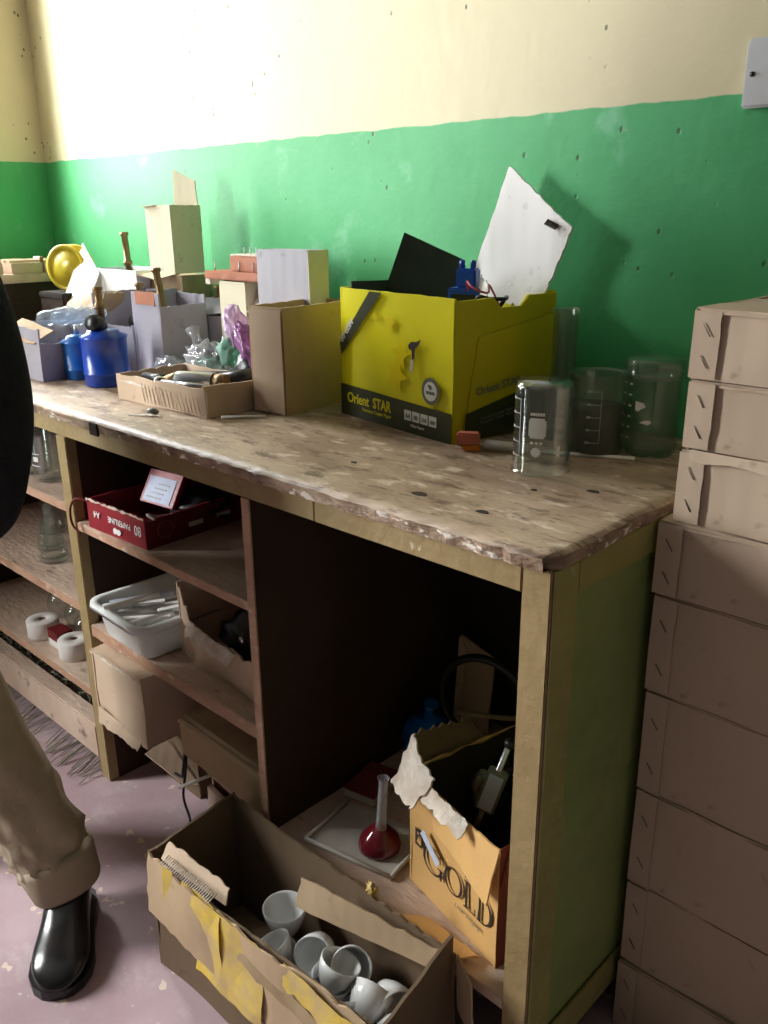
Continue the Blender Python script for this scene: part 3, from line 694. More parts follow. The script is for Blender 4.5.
b.xf(T(.018, -.02, .105) @ Matrix.Rotation(-.65, 4, 'Y')); b.obj('lower_wrap', 'bagpurple', t)
b = B(); b.blob((0, 0, .0), (.022, .020, .040), 4, .45, 13, 9); b.xf(T(-.042, -.01, .148) @ Matrix.Rotation(-.2, 4, 'Y')); b.obj('upper_wrap', 'bagpink', t)
b = B(); b.blob((-.058, -.02, .09), (.022, .018, .028), 3, .7, 20, 11); b.obj('green_wrap', 'baggreen', t)
b = B(); b.blob((.012, -.005, .05), (.045, .04, .048), 3, .4, 12, 15); b.obj('dark_filling', 'black', t)

# stacked wood and card tower (left of the white carton)
t = thing('upright_carton', 'narrow off-white carton with a small blue label under the brick red boards', 'carton', (-1.185, .415, .9))
carton(t, .095, .10, .228, ['cream'], top='closed', seed=61, tear=0, name='walls', warp=.001)
b = B(); b.box(.012, .075, -.0045, -.0025, .102, .130); b.obj('label_sticker', 'inkwhite', t)
b = B(); b.box(.030, .060, -.0055, -.0040, .108, .124); b.obj('label_print', 'inkgrey', t)
t = thing('wooden_board', 'brick red wooden board lying across the off-white carton', 'board', (-1.14, .47, 1.131))
b = B(); b.box(-.095, .115, -.06, .06, 0, .018, .003); b.obj('board', 'brick', t)
for x in (-.07, .02, .07):
    b = B(); b.tube([(x, -.045, .017), (x, -.045, .040)], .0014, 6); b.obj('pin', 'steel', t)
b = B(); b.box(-.093, -.075, -.058, -.03, -.012, -.0005); b.obj('foot_block', 'offwhite', t)
t = thing('wooden_block', 'brick red wooden block with steel pins on top of the board', 'block', (-1.10, .475, 1.1492))
b = B(); b.box(-.058, .070, -.048, .048, 0, .034, .003); b.obj('block', 'brick', t)
b = B(); b.box(-.056, .068, -.046, .046, .0335, .037, .001); b.obj('top_face', 'offwhite', t)
for x in (-.03, -.01, .012, .035):
    b = B(); b.tube([(x, -.025, .036), (x, -.025, .052)], .0013, 6); b.obj('pin', 'steel', t)
t = thing('brown_box', 'dull brown carton with a bent flap between the off-white carton and white carton', 'carton', (-1.085, .445, .9))
carton(t, .05, .10, .21, ['brown'], seed=66, tear=.004, name='walls')
b = B(); b.sheet((-.005, -.03, .165), (.05, -.03, .15), (.05, .01, .20), (.0, .01, .205), t=.003, nu=6, nv=4, warp=.004, seed=67, tear=(.004, .003, .003, .003)); b.obj('flap', 'offwhite', t)

# open lilac-grey cartons in the middle distance
t = thing('grey_carton', 'grey lilac carton with a sloping top left of the off-white carton', 'carton', (-1.430, .455, .9), .02)
carton(t, .185, .115, .17, ['lilac'], seed=71, tear=.002, name='walls', hs=(.14, .16, .17, .10))
b = B(); b.sheet((.0, -.004, .125), (.19, -.006, .15), (.185, .05, .185), (.03, .05, .17), t=.003, nu=8, nv=5, warp=.003, seed=72); b.obj('flap', 'lilac', t)
t = thing('open_carton', 'white open carton with a torn brown inner flap behind the large blue canister', 'carton', (-1.585, .310, .9), .06)
carton(t, .165, .16, .12, ['lilac'], seed=75, tear=.003, name='walls', hs=(.115, .12, .19, .19))
b = B(); b.sheet((-.004, -.004, .105), (-.004, .12, .105), (.0, .11, .185), (.03, .02, .19), t=.003, nu=8, nv=5, warp=.002, seed=76, tear=(0, .003, .006, .003)); b.obj('torn_flap', 'brown', t)
t = thing('lilac_carton', 'pale grey lilac carton standing directly right of the white open carton', 'carton', (-1.408, .318, .9), .03)
carton(t, .115, .13, .20, ['lilac'], seed=78, tear=.002, name='walls', hs=(.20, .17, .19, .20))
b = B(); b.sheet((.02, -.003, .17), (.10, -.003, .17), (.10, -.001, .203), (.02, -.001, .203), t=.002, nu=6, nv=3, warp=.001, tear=(.003, .002, .002, .002), seed=5); b.obj('brown_notch', 'brick', t)

# tall cream box on a brown carton near the wall
t = thing('brown_carton', 'brown carton with an untidy flap carrying the tall cream box', 'carton', (-1.60, .488, .9))
carton(t, .155, .09, .225, ['brown'], top='closed', seed=81, tear=0, name='walls')
b = B(); b.sheet((-.03, -.04, .222), (.12, -.05, .218), (.12, .02, .232), (-.02, .02, .230), t=.003, nu=8, nv=4, warp=.004, seed=82, tear=(.006, .004, .0, .004)); b.obj('flap', 'brownlite', t)
t = thing('cream_box', 'tall cream cardboard box with one raised flap standing near the wall', 'box', (-1.500, .435, 1.134), .0)
carton(t, .108, .088, .160, ['cream'], seed=84, tear=.002, name='walls', warp=.001)
b = B(); b.sheet((.022, .070, .150), (.104, .084, .152), (.100, .084, .215), (.030, .070, .245), t=.003, nu=8, nv=8, warp=.002, seed=85, tear=(0, .002, .004, .002)); b.obj('raised_flap', 'cream', t)
b = B(); b.sheet((-.012, -.012, .157), (.05, -.010, .157), (.05, .03, .160), (.0, .03, .160), t=.002, nu=6, nv=3, warp=.002, seed=86, tear=(.004, .0, .0, .004)); b.obj('bent_flap', 'brownlite', t)

# white carton high at the back left
t = thing('white_box', 'glossy white box with a long slanted flap at the back left of the bench', 'box', (-1.80, .435, .9), .05)
carton(t, .21, .13, .235, ['tanwhite'], seed=91, tear=.001, name='walls', warp=.001)
b = B(); b.sheet((-.09, -.05, .14), (-.005, -.07, .06), (.045, -.01, .225), (-.085, .03, .30), t=.003, nu=8, nv=8, warp=.003, seed=92); b.obj('slanted_flap', 'tanwhite', t)
# yellow reel
t = thing('cable_reel', 'yellow plastic reel standing on edge at the back left corner', 'reel', (-1.91, .43, 1.132))
Ry = Matrix.Rotation(PI/2, 4, 'X') @ Matrix.Rotation(-.35, 4, 'Y')
for k in (-1, 1):
    b = B(); b.lathe([(.054, -.003), (.064, -.003), (.064, .003), (.054, .003), (.054, -.003)], (0, k*.014, 0), Matrix.Rotation(.45, 4, 'Z') @ Matrix.Rotation(PI/2, 4, 'X'), 40); b.obj('rim', 'yellowplastic', t)
    b = B(); b.lathe([(0, -.001), (.055, -.001), (.055, .001), (0, .001)], (0, k*.014, 0), Matrix.Rotation(.45, 4, 'Z') @ Matrix.Rotation(PI/2, 4, 'X'), 40); b.obj('side_disc', 'yellowplastic', t)
b = B(); b.lathe([(0, -.014), (.020, -.014), (.020, .014), (0, .014)], (0, 0, 0), Matrix.Rotation(.45, 4, 'Z') @ Matrix.Rotation(PI/2, 4, 'X'), 20); b.obj('hub', 'yellowplastic', t)
t = thing('reel_stand', 'dark upright box carrying the yellow reel beside the corner counter', 'box', (-1.93, .43, .9))
b = B(); b.box(-.07, .07, -.06, .06, 0, .165, .004); b.obj('body', 'darkwood', t)
b = B(); b.box(-.072, .072, -.062, .062, .150, .1665, .003); b.obj('lid', 'blackpanel', t)

# gas burners
def burner(label, x, y, r, h, mat, tube=.08, can=True, z=.9):
    t = thing('gas_burner', label, 'burner', (x, y, z))
    b = B(); b.lathe([(0, 0), (r-.004, 0), (r, .004), (r, h*.22), (r+.0015, h*.23), (r+.0015, h*.27), (r, h*.28), (r, h-.012), (r+.002, h-.010), (r+.002, h-.006), (r*.72, h+.001), (r*.68, h+.006), (r*.3, h+.010), (0, h+.010)], seg=48); b.obj('canister', mat, t)
    return t
def burner_head(t, z, tube=.085, tilt=0):
    b = B(); b.lathe([(0, 0), (.011, 0), (.011, .014), (.008, .02), (.008, .03), (0, .03)], (0, 0, z), None, 16); b.obj('valve', 'blackmetal', t)
    b = B(); b.lathe([(0, -.015), (.017, -.015), (.019, -.010), (.019, .010), (.017, .015), (0, .015)], (.006, -.020, z+.018), Matrix.Rotation(PI/2-.2, 4, 'X') @ Matrix.Rotation(.4, 4, 'Y'), 20); b.obj('valve_knob', 'black', t)
    b = B(); b.lathe([(0, 0), (.0085, 0), (.0085, .018), (.012, .020), (.012, .030), (.0085, .032), (.0085, tube-.010), (.0115, tube-.008), (.0115, tube), (.007, tube), (0, tube-.004)], (0, 0, z+.028), Matrix.Rotation(tilt, 4, 'Y'), 18); b.obj('burner_tube', 'brass', t)
t = burner('large dark blue gas canister with a burner on top at the left of the bench', -1.352, .205, .051, .118, 'blue'); burner_head(t, .124, .068, -.06)
t = burner('smaller bright blue gas canister left of the dark blue one', -1.478, .205, .037, .095, 'bluelite')
b = B(); b.lathe([(0, 0), (.006, 0), (.0055, .022), (0, .022)], (0, 0, .104), None, 12); b.obj('valve_stem', 'steel', t)
t = burner('gas burner with a brown tube standing inside the white open carton', -1.50, .400, .045, .090, 'bluelite'); burner_head(t, .098, .085, -.05)
t = burner('gas burner whose brown tube rises from the grey lilac sloping carton', -1.335, .512, .045, .090, 'bluelite'); burner_head(t, .098, .080, .12)
t = burner('gas burner with its tube rising above the glossy white box', -1.715, .50, .045, .19, 'bluelite'); burner_head(t, .195, .105, -.08)
t = burner('gas burner hidden between the lilac carton and cream box, brown tube showing', -1.355, .372, .030, .08, 'bluelite'); burner_head(t, .11, .115, -.18)

# torn carton with plastic bottles, far left of the bench
t = thing('torn_carton', 'torn pale carton holding clear plastic packets at the far left of the bench', 'carton', (-1.66, .105, .9), .10)
carton(t, .165, .19, .10, ['lilac'], seed=101, tear=.006, name='walls', warp=.006, hs=(.125, .09, .12, .125))
b = B(); b.sheet((-.005, -.006, .110), (.15, -.010, .085), (.165, .04, .115), (.01, .05, .135), t=.003, nu=10, nv=5, warp=.005, seed=102, tear=(.006, .004, .0, .004)); b.obj('brown_flap', 'brown', t)
b = B(); b.sheet((.005, -.0075, .03), (.055, -.0075, .025), (.055, -.0065, .070), (.008, -.0065, .078), t=.001, nu=5, nv=5, warp=.001, seed=103, tear=(.003, .003, .003, .003)); b.obj('white_label', 'paper', t)
for i in range(3):
    b = B(); a = Vector((-1.66+.035*i, .20+.02*i, 1.025)); c = a+Vector((.10, .05, .022))
    b.tube([a, a.lerp(c, .1), a.lerp(c, .3), a.lerp(c, .33), a.lerp(c, .6), a.lerp(c, .63), a.lerp(c, .85), c], [.008, .019, .020, .017, .020, .017, .020, .009], 16)
    setloc(tag(b.obj('plastic_bottle', 'bagblue'), ['ribbed clear plastic bottle lying leftmost on the torn pale carton', 'ribbed clear plastic bottle lying in the middle of the torn pale carton', 'ribbed clear plastic bottle lying rightmost on the torn pale carton'][i], 'bottle', 'bottles in the torn carton'), a)
t = thing('crumpled_wrapper', 'crumpled light brown cardboard wrapper behind the blue canisters', 'cardboard', (-1.62, .33, .9))
b = B(); b.sheet((-.13, -.02, .125), (.03, -.03, .105), (.05, .03, .175), (-.12, .04, .185), t=.003, nu=12, nv=8, warp=.009, seed=105, tear=(.006, .006, .004, .006), ws=14); b.obj('wrapper', 'brownlite', t)
b = B(); b.box(-.09, .0, -.005, .05, 0, .125, .004); b.obj('support_box', 'browndark', t)
b = B(); b.sheet((-.02, -.004, .150), (.02, -.006, .148), (.022, .015, .162), (-.018, .015, .166), t=.001, nu=4, nv=3, warp=.001); b.obj('print', 'brick', t)

# things on the corner counter
for i, (y, hgt, lab, mt) in enumerate([(.28, .034, 'low wooden rack nearest the front on the corner counter', 'brownlite'), (.40, .030, 'low wooden rack in the middle of the corner counter', 'brownlite'), (.505, .028, 'pale slatted rack closest to the back wall on the corner counter', 'cream')]):
    t = thing('wooden_rack', lab, 'rack', (-2.19, y, 1.1105), 0, 'racks on the corner counter')
    b = B(); b.box(-.075, .075, -.050, .045, 0, hgt, .002); b.obj('block', mt, t)
    for k in range(4):
        b = B(); b.box(-.07+.036*k, -.05+.036*k, -.048, .044, hgt-.0005, hgt+.008, .001); b.obj('slat', mt, t)
t = thing('pink_box', 'small pinkish card box between two racks on the corner counter', 'box', (-2.155, .452, 1.1105))
b = B(); b.box(-.02, .025, -.006, .006, 0, .045, .001); b.obj('card', 'brick', t)
b = B(); b.box(-.018, .023, -.0065, .0065, .030, .046, .001); b.obj('rim', 'offwhite', t)

# ------------------------------------------------------------------ left bay shelves
def jar_plain(label, x, y, z, r, h, grp):
    t = thing('glass_beaker', label, 'beaker', (x, y, z), 0, grp)
    b = B(); b.lathe([(rr, zz) for rr, zz in beaker_prof(r, h)], seg=32); b.obj('vessel', 'glass', t)
    b = B(); arc(b, r+.0005, -1.9, -1.0, h*.35, h*.37); arc(b, r+.0005, -1.9, -1.0, h*.6, h*.62); arc(b, r+.0005, -1.5, -1.1, h*.45, h*.55); b.obj('markings', 'inkwhite', t)
    return t
g = 'glass beakers on the top left shelf'
for i, (x, y) in enumerate([(-1.455, .085), (-1.540, .090), (-1.630, .10), (-1.50, .19), (-1.60, .22)]):
    jar_plain(['clear glass beaker on the top left shelf beside the bench post', 'clear glass beaker second from the post on the top left shelf', 'clear glass beaker third from the post on the top left shelf', 'clear glass beaker behind the front ones nearest the post, top left shelf', 'clear glass beaker behind the front ones farther from the post, top left shelf'][i], x, y, .6765, .038, .115, g)
def erlen(label, x, y, z, r, h, grp, mat='glass'):
    t = thing('conical_flask', label, 'flask', (x, y, z), 0, grp); rn = r*.30
    pr = [(0, 0), (r-.004, 0), (r, .004), (r-.001, .012), (rn, h*.72), (rn, h-.004), (rn+.004, h), (rn+.003, h+.001), (rn-.002, h-.004), (rn-.002, h*.72), (r-.004, .012), (0, .003)]
    b = B(); b.lathe(pr, seg=32); b.obj('vessel', mat, t)
    b = B(); arc(b, r*.80, -1.7, -1.2, h*.16, h*.17); arc(b, r*.66, -1.7, -1.3, h*.32, h*.33); b.obj('markings', 'inkwhite', t); return t
g = 'conical flasks on the middle left shelf'
for i, (x, y) in enumerate([(-1.545, .105), (-1.635, .14), (-1.60, .25), (-1.75, .20)]):
    erlen(['clear conical flask by the post on the middle left shelf', 'clear conical flask second from the post on the middle left shelf', 'clear conical flask at the back near the post, middle left shelf', 'clear conical flask at the back away from the post, middle left shelf'][i], x, y, .4375, .038, .125, g)
def roundflask(label, x, y, z, r, h, grp):
    t = thing('round_flask', label, 'flask', (x, y, z), 0, grp)
    pr = [(0, .0)] + [(r*math.sin(a), r - r*math.cos(a)) for a in [.3, .6, .9, 1.2, 1.5, 1.8, 2.1, 2.4, 2.7, 2.85]]
    rn = r*math.sin(2.85); zz = r - r*math.cos(2.85)
    pr += [(rn, zz+.005), (rn, h-.003), (rn+.003, h), (rn-.0015, h), (rn-.0018, zz)]
    b = B(); b.lathe(pr, seg=32); b.obj('vessel', 'glass', t)
    b = B(); arc(b, rn+.0005, -3, 0, zz+.02, zz+.0215); b.obj('neck_ring', 'inkwhite', t); return t
g = 'round flasks on the bottom left shelf'
for i, (x, y, r) in enumerate([(-1.675, .165, .042), (-1.580, .165, .040), (-1.500, .145, .036), (-1.61, .27, .042)]):
    roundflask(['round glass flask behind the left paper roll, bottom left shelf', 'round glass flask right of the left paper roll, bottom left shelf', 'round glass flask closest to the bench post, bottom left shelf', 'round glass flask at the back of the bottom left shelf'][i], x, y, .2125, r, .155, g)
t = thing('stopper_box', 'small box with a dark red stripe behind the right paper roll', 'box', (-1.520, .078, .2125))
b = B(); b.box(-.028, .028, -.02, .02, 0, .045, .001); b.obj('body', 'paper', t)
b = B(); b.box(-.0285, .0285, -.0205, .0205, .020, .046, .001); b.obj('red_stripe', 'reddark', t)
def roll(label, x, y):
    t = thing('paper_roll', label, 'paper roll', (x, y, .2125), 0, 'white paper rolls on the bottom left shelf')
    b = B(); b.lathe([(.009, 0), (.040, 0), (.0415, .002), (.0415, .045), (.040, .047), (.009, .047), (.009, 0)], seg=40); b.obj('roll', 'tapepaper', t)
    b = B(); b.lathe([(.0088, .001), (.0088, .0465), (.0072, .0465), (.0072, .001), (.0088, .001)], seg=20); b.obj('core', 'browndark', t)
roll('white paper roll lying flat, the one farther from the bench post', -1.610, .075); roll('white paper roll lying flat, the one beside the bench post', -1.440, .078)
# straw under the left shelf
b = B(); rr = random.Random(3)
for i in range(420):
    x = -2.0 + rr.random()*.80; y = .06 + rr.random()*.16; z = rr.random()**.6*.17
    a = rr.random()*6.28; l = .05+.09*rr.random(); dz = -.05*rr.random()
    z = max(z, .012); p = Vector((x, y, z)); q = p + Vector((math.cos(a)*l, math.sin(a)*l*.6 - .02, dz)); q.z = max(q.z, .004)
    q.x = min(q.x, -1.235)
    q.y = max(q.y, .05)
    m_ = (p+q)/2 + Vector((0, 0, .012)); b.tube([p, m_, q], .0016, 4)
for i in range(60):
    x = -1.95 + rr.random()*.72; b.tube([(x, .049, .10*rr.random()+.05), (x+.01*rr.random(), .035-.0*rr.random(), .03), (x+.02*rr.random(), -.02-.05*rr.random(), .003)], .0013, 4)
tag(b.obj('dry_straw', 'straw'), 'dry grey straw stuffed on the floor behind the lower rail', 'straw', kind='stuff')

# ------------------------------------------------------------------ second bay
# red box lid, printed upside down
t = thing('red_box_lid', 'shallow red paper box lid with upside down white lettering on the upper shelf', 'box', (-1.128, .005, .6565), .045)
Wr, Dr, Hr = .205, .30, .066
carton(t, Wr, Dr, Hr, ['red'], seed=111, warp=.0012, tear=.004, name='walls', hs=(Hr, Hr*.9, Hr, Hr))
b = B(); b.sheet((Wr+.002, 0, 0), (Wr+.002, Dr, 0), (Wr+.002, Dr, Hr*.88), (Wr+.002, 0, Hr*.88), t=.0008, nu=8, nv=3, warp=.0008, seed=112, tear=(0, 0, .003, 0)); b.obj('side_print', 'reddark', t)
b = B(); b.sheet((0, -.0025, Hr-.007), (Wr, -.0025, Hr-.007), (Wr, -.0015, Hr+.001), (0, -.0015, Hr+.001), t=.001, nu=26, nv=1, warp=.0006, seed=113, tear=(.004, 0, .005, 0)); b.obj('torn_rim', 'tornwhite', t)
FL = FRONT @ Matrix.Rotation(PI, 4, 'Z')
text(t, '80', (.196, -.0032, .045), FL, .030, 'inkwhite', sx=.8)
text(t, 'PAPERLINE', (.160, -.0032, .042), FL, .0175, 'inkwhite', bold=.0002, sx=.95)
text(t, 'A4', (.050, -.0032, .043), FL, .020, 'inkwhite', bold=.0002)
b = B(); b.poly([(.095, .012), (.100, .008), (.106, .011), (.113, .008), (.120, .011), (.124, .017), (.118, .022), (.110, .020), (.102, .023), (.096, .019)], .0004, T(0, -.0028, 0) @ FRONT); b.obj('white_chip', 'paper', t)
for y0 in (.10, .17): 
    b = B(); b.box(Wr+.0024, Wr+.0034, y0, y0+.035, .020, .030); b.obj('side_print_mark', 'papergrey', t)
b = B(); b.lathe([(.016, -.0004), (.019, -.0004), (.019, .0004), (.016, .0004), (.016, -.0004)], (Wr+.0030, .045, .032), Matrix.Rotation(PI/2, 4, 'Y'), 24); b.obj('side_ring', 'maroon', t)
t = thing('picture_card', 'red framed white card box standing tilted in the red lid', 'card', (-1.03, .11, .70), .12)
b = B(); b.box(-.052, .052, -.006, .006, 0, .072, .001, Matrix.Rotation(-.55, 4, 'X')); b.obj('card', 'red', t)
b = B(); b.box(-.044, .040, -.0072, -.0058, .004, .058, 0, Matrix.Rotation(-.55, 4, 'X')); b.obj('white_face', 'papblue', t)
b = B()
for k in range(4): b.box(-.034+.008*k, .01+.005*k, -.0080, -.0070, .012+.010*k, .0145+.010*k, 0, Matrix.Rotation(-.55, 4, 'X'))
b.obj('face_print', 'inkgrey', t)
b = B(); b.blob((-.99, .20, .695), (.065, .07, .030), 3, .5, 16, 21); setloc(tag(b.obj('tangled_cable', 'cable'), 'dark tangle of cables lying inside the red lid', 'cable'), (-.99, .2, .6665))
cable('white_cable', [(-.955, .10, .70), (-.940, .05, .712), (-.935, .03, .722), (-.92, .035, .715)], .0032, 'paper', 'short white cable end hooked over the side of the red lid')
cable('red_strap', [(-1.128, .012, .71), (-1.155, -.005, .715), (-1.172, -.012, .69), (-1.17, -.012, .655), (-1.150, -.006, .640)], .0025, 'reddark', 'dark red strap looping off the corner of the red lid', 'strap')
t = thing('white_tin', 'white cylindrical tin at the right end of the upper shelf', 'tin', (-.680, .13, .6565))
b = B(); b.lathe([(0, 0), (.043, 0), (.045, .003), (.045, .105), (0, .105)], seg=36); b.obj('body', 'papergrey', t)
b = B(); b.lathe([(.046, .100), (.0475, .102), (.0475, .118), (.045, .121), (0, .121)], seg=36); b.obj('lid', 'papergrey', t)

# milky plastic tray of paper tubes
t = thing('plastic_tray', 'translucent white plastic tray full of white paper strips on the lower shelf', 'tray', (-1.125, -.022, .4155), -.03)
Wt, Dt, Ht = .215, .33, .085
b = B()
def ringpts(w, d, z, r, ox=0, oy=0):
    pts = []
    for cx, cy, a0 in ((w-r, r, -PI/2), (w-r, d-r, 0), (r, d-r, PI/2), (r, r, PI)):
        for k in range(6):
            a = a0+PI/2*k/5; pts.append((cx+r*math.cos(a)+ox, cy+r*math.sin(a)+oy, z))
    return pts
rings = [ringpts(Wt-.05, Dt-.05, .002, .02, .025, .025), ringpts(Wt-.035, Dt-.035, .012, .025, .0175, .0175), ringpts(Wt-.012, Dt-.012, Ht-.006, .03, .006, .006), ringpts(Wt+.012, Dt+.012, Ht-.004, .035, -.006, -.006), ringpts(Wt+.016, Dt+.016, Ht-.012, .036, -.008, -.008), ringpts(Wt+.012, Dt+.012, Ht, .035, -.006, -.006), ringpts(Wt-.018, Dt-.018, Ht, .03, .009, .009), ringpts(Wt-.042, Dt-.042, .015, .022, .021, .021)]
vr = [[b.bm.verts.new(p) for p in r] for r in rings]
for a_, c_ in zip(vr, vr[1:]):
    n_ = len(a_)
    for k in range(n_):
        f = b.bm.faces.new((a_[k], a_[(k+1) % n_], c_[(k+1) % n_], c_[k])); f.smooth = True
b.bm.faces.new(vr[0][::-1]); b.bm.faces.new(vr[-1])
b.obj('tub', 'traywhite', t)
rr = random.Random(5)
strips = []
for i in range(22):
    x = -1.065 + .125*rr.random(); y = .0 + .10*rr.random(); z = .452 + .0022*i
    a = 1.05 + .5*(rr.random()-.5); L = .12+.05*rr.random()
    m = T(x, y+.03, z) @ Matrix.Rotation(a, 4, 'Z') @ Matrix.Rotation(-.03, 4, 'Y')
    b = B()
    if i % 3: b.box(-L*.42, L*.42, -.0065, .0065, -.001, .001+.002*rr.random(), 0)
    else:
        b.lathe([(.0075, -L*.4), (.0075, L*.4), (.0055, L*.4), (.0055, -L*.4), (.0075, -L*.4)], (0, 0, .004), Matrix.Rotation(PI/2, 4, 'Y'), 12)
    o = b.obj('paper_strip', 'papblue' if i % 7 == 4 else 'paper'); o.matrix_basis = m
    tag(o, 'white paper strip or tube lying among many in the translucent plastic tray', 'paper strip', 'paper strips in the plastic tray')
b = B(); b.box(-1.045, -.94, .16, .26, .433, .466, .004); setloc(tag(b.obj('dark_packet', 'browndark'), 'dark flat packet at the back of the translucent plastic tray', 'packet'), (-.98, .2, .433))

# torn carton on the lower shelf
t = thing('ripped_carton', 'brown carton with a large ripped hole in its front on the lower shelf', 'carton', (-.905, .060, .4155), -.05)
b = B()
def jagtop(u): return [.95, .74, .58, .50, .47, .50, .46, .47, .50, .53, .51, .47, .50, .55, .58][min(14, int(u*14))]
b.sheet((0, 0, 0), (.28, 0, 0), (.28, 0, .165), (0, 0, .165), t=.004, nu=28, nv=8, warp=.003, tear=(0, 0, .012, 0), seed=121, prof=jagtop)
b.sheet((.28, 0, 0), (.28, .20, 0), (.28, .20, .16), (.28, 0, .13), seed=122, tear=(0, 0, .004, 0))
b.sheet((.28, .2, 0), (0, .2, 0), (0, .2, .165), (.28, .2, .165), seed=123)
b.sheet((0, .2, 0), (0, 0, 0), (0, 0, .165), (0, .2, .165), seed=124)
b.box(.001, .279, .001, .199, 0, .004); b.obj('walls', 'brownlite', t)
b = B(); b.sheet((.03, -.014, .060), (.20, -.022, .055), (.205, -.004, .082), (.04, -.004, .098), t=.003, nu=16, nv=4, warp=.004, seed=125, tear=(.012, .005, .004, .005)); b.obj('ripped_flap', 'tornwhite', t)
b = B(); b.blob((.14, .10, .055), (.10, .06, .045), 3, .3, 10, 6); b.obj('dark_contents', 'black', t)
b = B(); b.lathe([(0, 0), (.007, 0), (.007, .003), (0, .004)], (.19, .022, .098), Matrix.Rotation(PI/2, 4, 'X'), 14); b.obj('bright_rivet', 'steel', t)

# brown carton jutting from the floor of the bay
t = thing('low_carton', 'closed brown carton jutting out from under the lower shelf', 'carton', (-1.128, -.028, .220), -.0)
carton(t, .198, .24, .164, ['brownlite'], top='closed', seed=131, warp=.003, tear=0, name='walls')
b = B(); b.sheet((-.001, -.0055, .156), (.199, -.0055, .156), (.199, -.004, .164), (-.001, -.004, .164), t=.0015, nu=30, nv=1, warp=.001, tear=(.005, 0, .003, 0), seed=132); b.obj('torn_rim', 'tornwhite', t)
b = B(); b.sheet((.01, -.010, -.014), (.17, -.012, -.012), (.18, -.004, .012), (.01, -.004, .030), t=.003, nu=16, nv=4, warp=.003, tear=(.010, .004, .0, .004), seed=133); b.obj('ripped_flap', 'brownlite', t)
t = thing('support_carton', 'crushed dark carton on the floor under the jutting brown carton', 'carton', (-1.11, .11, .0))
carton(t, .14, .16, .217, ['browndark'], top='closed', seed=135, warp=.003, tear=0, name='walls')
b = B(); b.sheet((0, -.005, .14), (.14, -.005, .14), (.15, -.03, .20), (0, -.03, .20), t=.003, nu=8, nv=4, warp=.004, seed=136, tear=(.0, .005, .01, .005)); b.obj('flap', 'browndark', t)
t = thing('flat_carton', 'brown carton lying beside the divider under the lower shelf', 'carton', (-.870, .020, .215), -.03)
carton(t, .275, .20, .088, ['brown'], top='closed', seed=138, warp=.003, tear=0, name='walls')
b = B(); b.sheet((-.006, -.008, .080), (.275, -.008, .080), (.275, .01, .092), (-.002, .01, .092), t=.003, nu=12, nv=2, warp=.002, tear=(.004, .002, 0, .002), seed=139); b.obj('top_flap', 'brownlite', t)
t = thing('wooden_crate', 'rough reddish wooden crate on the floor beside the divider', 'crate', (-.735, .16, 0), -.10)
b = B()
b.box(-.14, .13, -.10, -.088, .135, .205, .002); b.obj('front_slat', 'shelf', t)
b = B(); b.box(-.14, .13, -.10, -.088, .02, .10, .002); b.obj('front_slat', 'shelf', t)
b = B(); b.box(-.14, .13, .10, .112, .02, .205, .002); b.obj('rear_board', 'shelf', t)
for x in (-.14, .118):
    b = B(); b.box(x, x+.012, -.0875, .0995, .0, .212, .002); b.obj('side_board', 'shelfedge', t)
t = thing('cut_cardboard', 'flat yellowish piece of cardboard sloping down below the jutting brown carton', 'cardboard', (-1.02, .06, .0))
b = B(); b.sheet((-1.073, .040, .11), (-.975, .080, .05), (-.965, .105, .045), (-1.081, .100, .12), t=.004, nu=12, nv=4, warp=.002, seed=141); b.obj('sheet', 'brownlite', t, world=True)
cable('black_cable', [(-.965, .085, .17), (-.965, .075, .10), (-.960, .060, .04), (-.925, .050, .006), (-.90, .03, .005)], .003, 'cable', 'thin black cable dropping from the cartons onto the floor')
cable('black_cable', [(-.90, .04, .20), (-.92, .04, .13), (-.95, .055, .10), (-.985, .06, .09)], .003, 'cable', 'black cable hanging between the flat carton and the cut cardboard')
rod('steel_rod', 'bright metal rod poking out beside the divider low down', (-.800, -.03, .100), (-.66, .035, .135), .0055, 'steel', 'rod')
rod('white_tube', 'thin white tube poking out under the flat brown carton', (-.905, .02, .115), (-.83, .055, .165), .0038, 'paper', 'tube')

# ------------------------------------------------------------------ third bay
# GOLD paper box
gb = thing('paper_box', 'tan copier paper box lettered GOLD with torn flaps full of metal apparatus', 'box', (-.303, .089, .2005), math.atan2(-.049, .215))
Wg, Dg, Hg = .222, .29, .215
carton(gb, Wg, Dg, Hg, ['gold'], seed=151, warp=.0015, tear=.006, name='walls', hs=(Hg, Hg, Hg-.01, Hg+.01))
b = B(); b.sheet((Wg+.001, 0, 0), (Wg+.001, Dg, 0), (Wg+.001, Dg, Hg), (Wg+.001, 0, Hg+.012), t=.001, nu=8, nv=6, warp=.0006, seed=152, tear=(0, 0, .01, 0)); b.obj('side_print', 'maroon', gb)
b = B(); b.sheet((.0095, .006, .001), (.0095, Dg-.008, .001), (.0095, Dg-.008, Hg+.014), (.0095, .006, Hg+.014), t=.001, nu=8, nv=6, warp=.0006, seed=152, tear=(0, 0, .01, 0)); b.obj('inner_shade_sheet', 'blackpanel', gb)  # dark sheet painting the shade on the inner left wall
b = B(); b.sheet((.004, Dg-.006, .0), (Wg-.004, Dg-.006, 0), (Wg-.004, Dg-.006, Hg-.006), (.004, Dg-.006, Hg-.006), t=.001, nu=8, nv=6, warp=.0006, seed=153, tear=(0, 0, .01, 0)); b.obj('inner_shade_sheet', 'blackpanel', gb)  # rear wall likewise: interior shade put in as a dark sheet
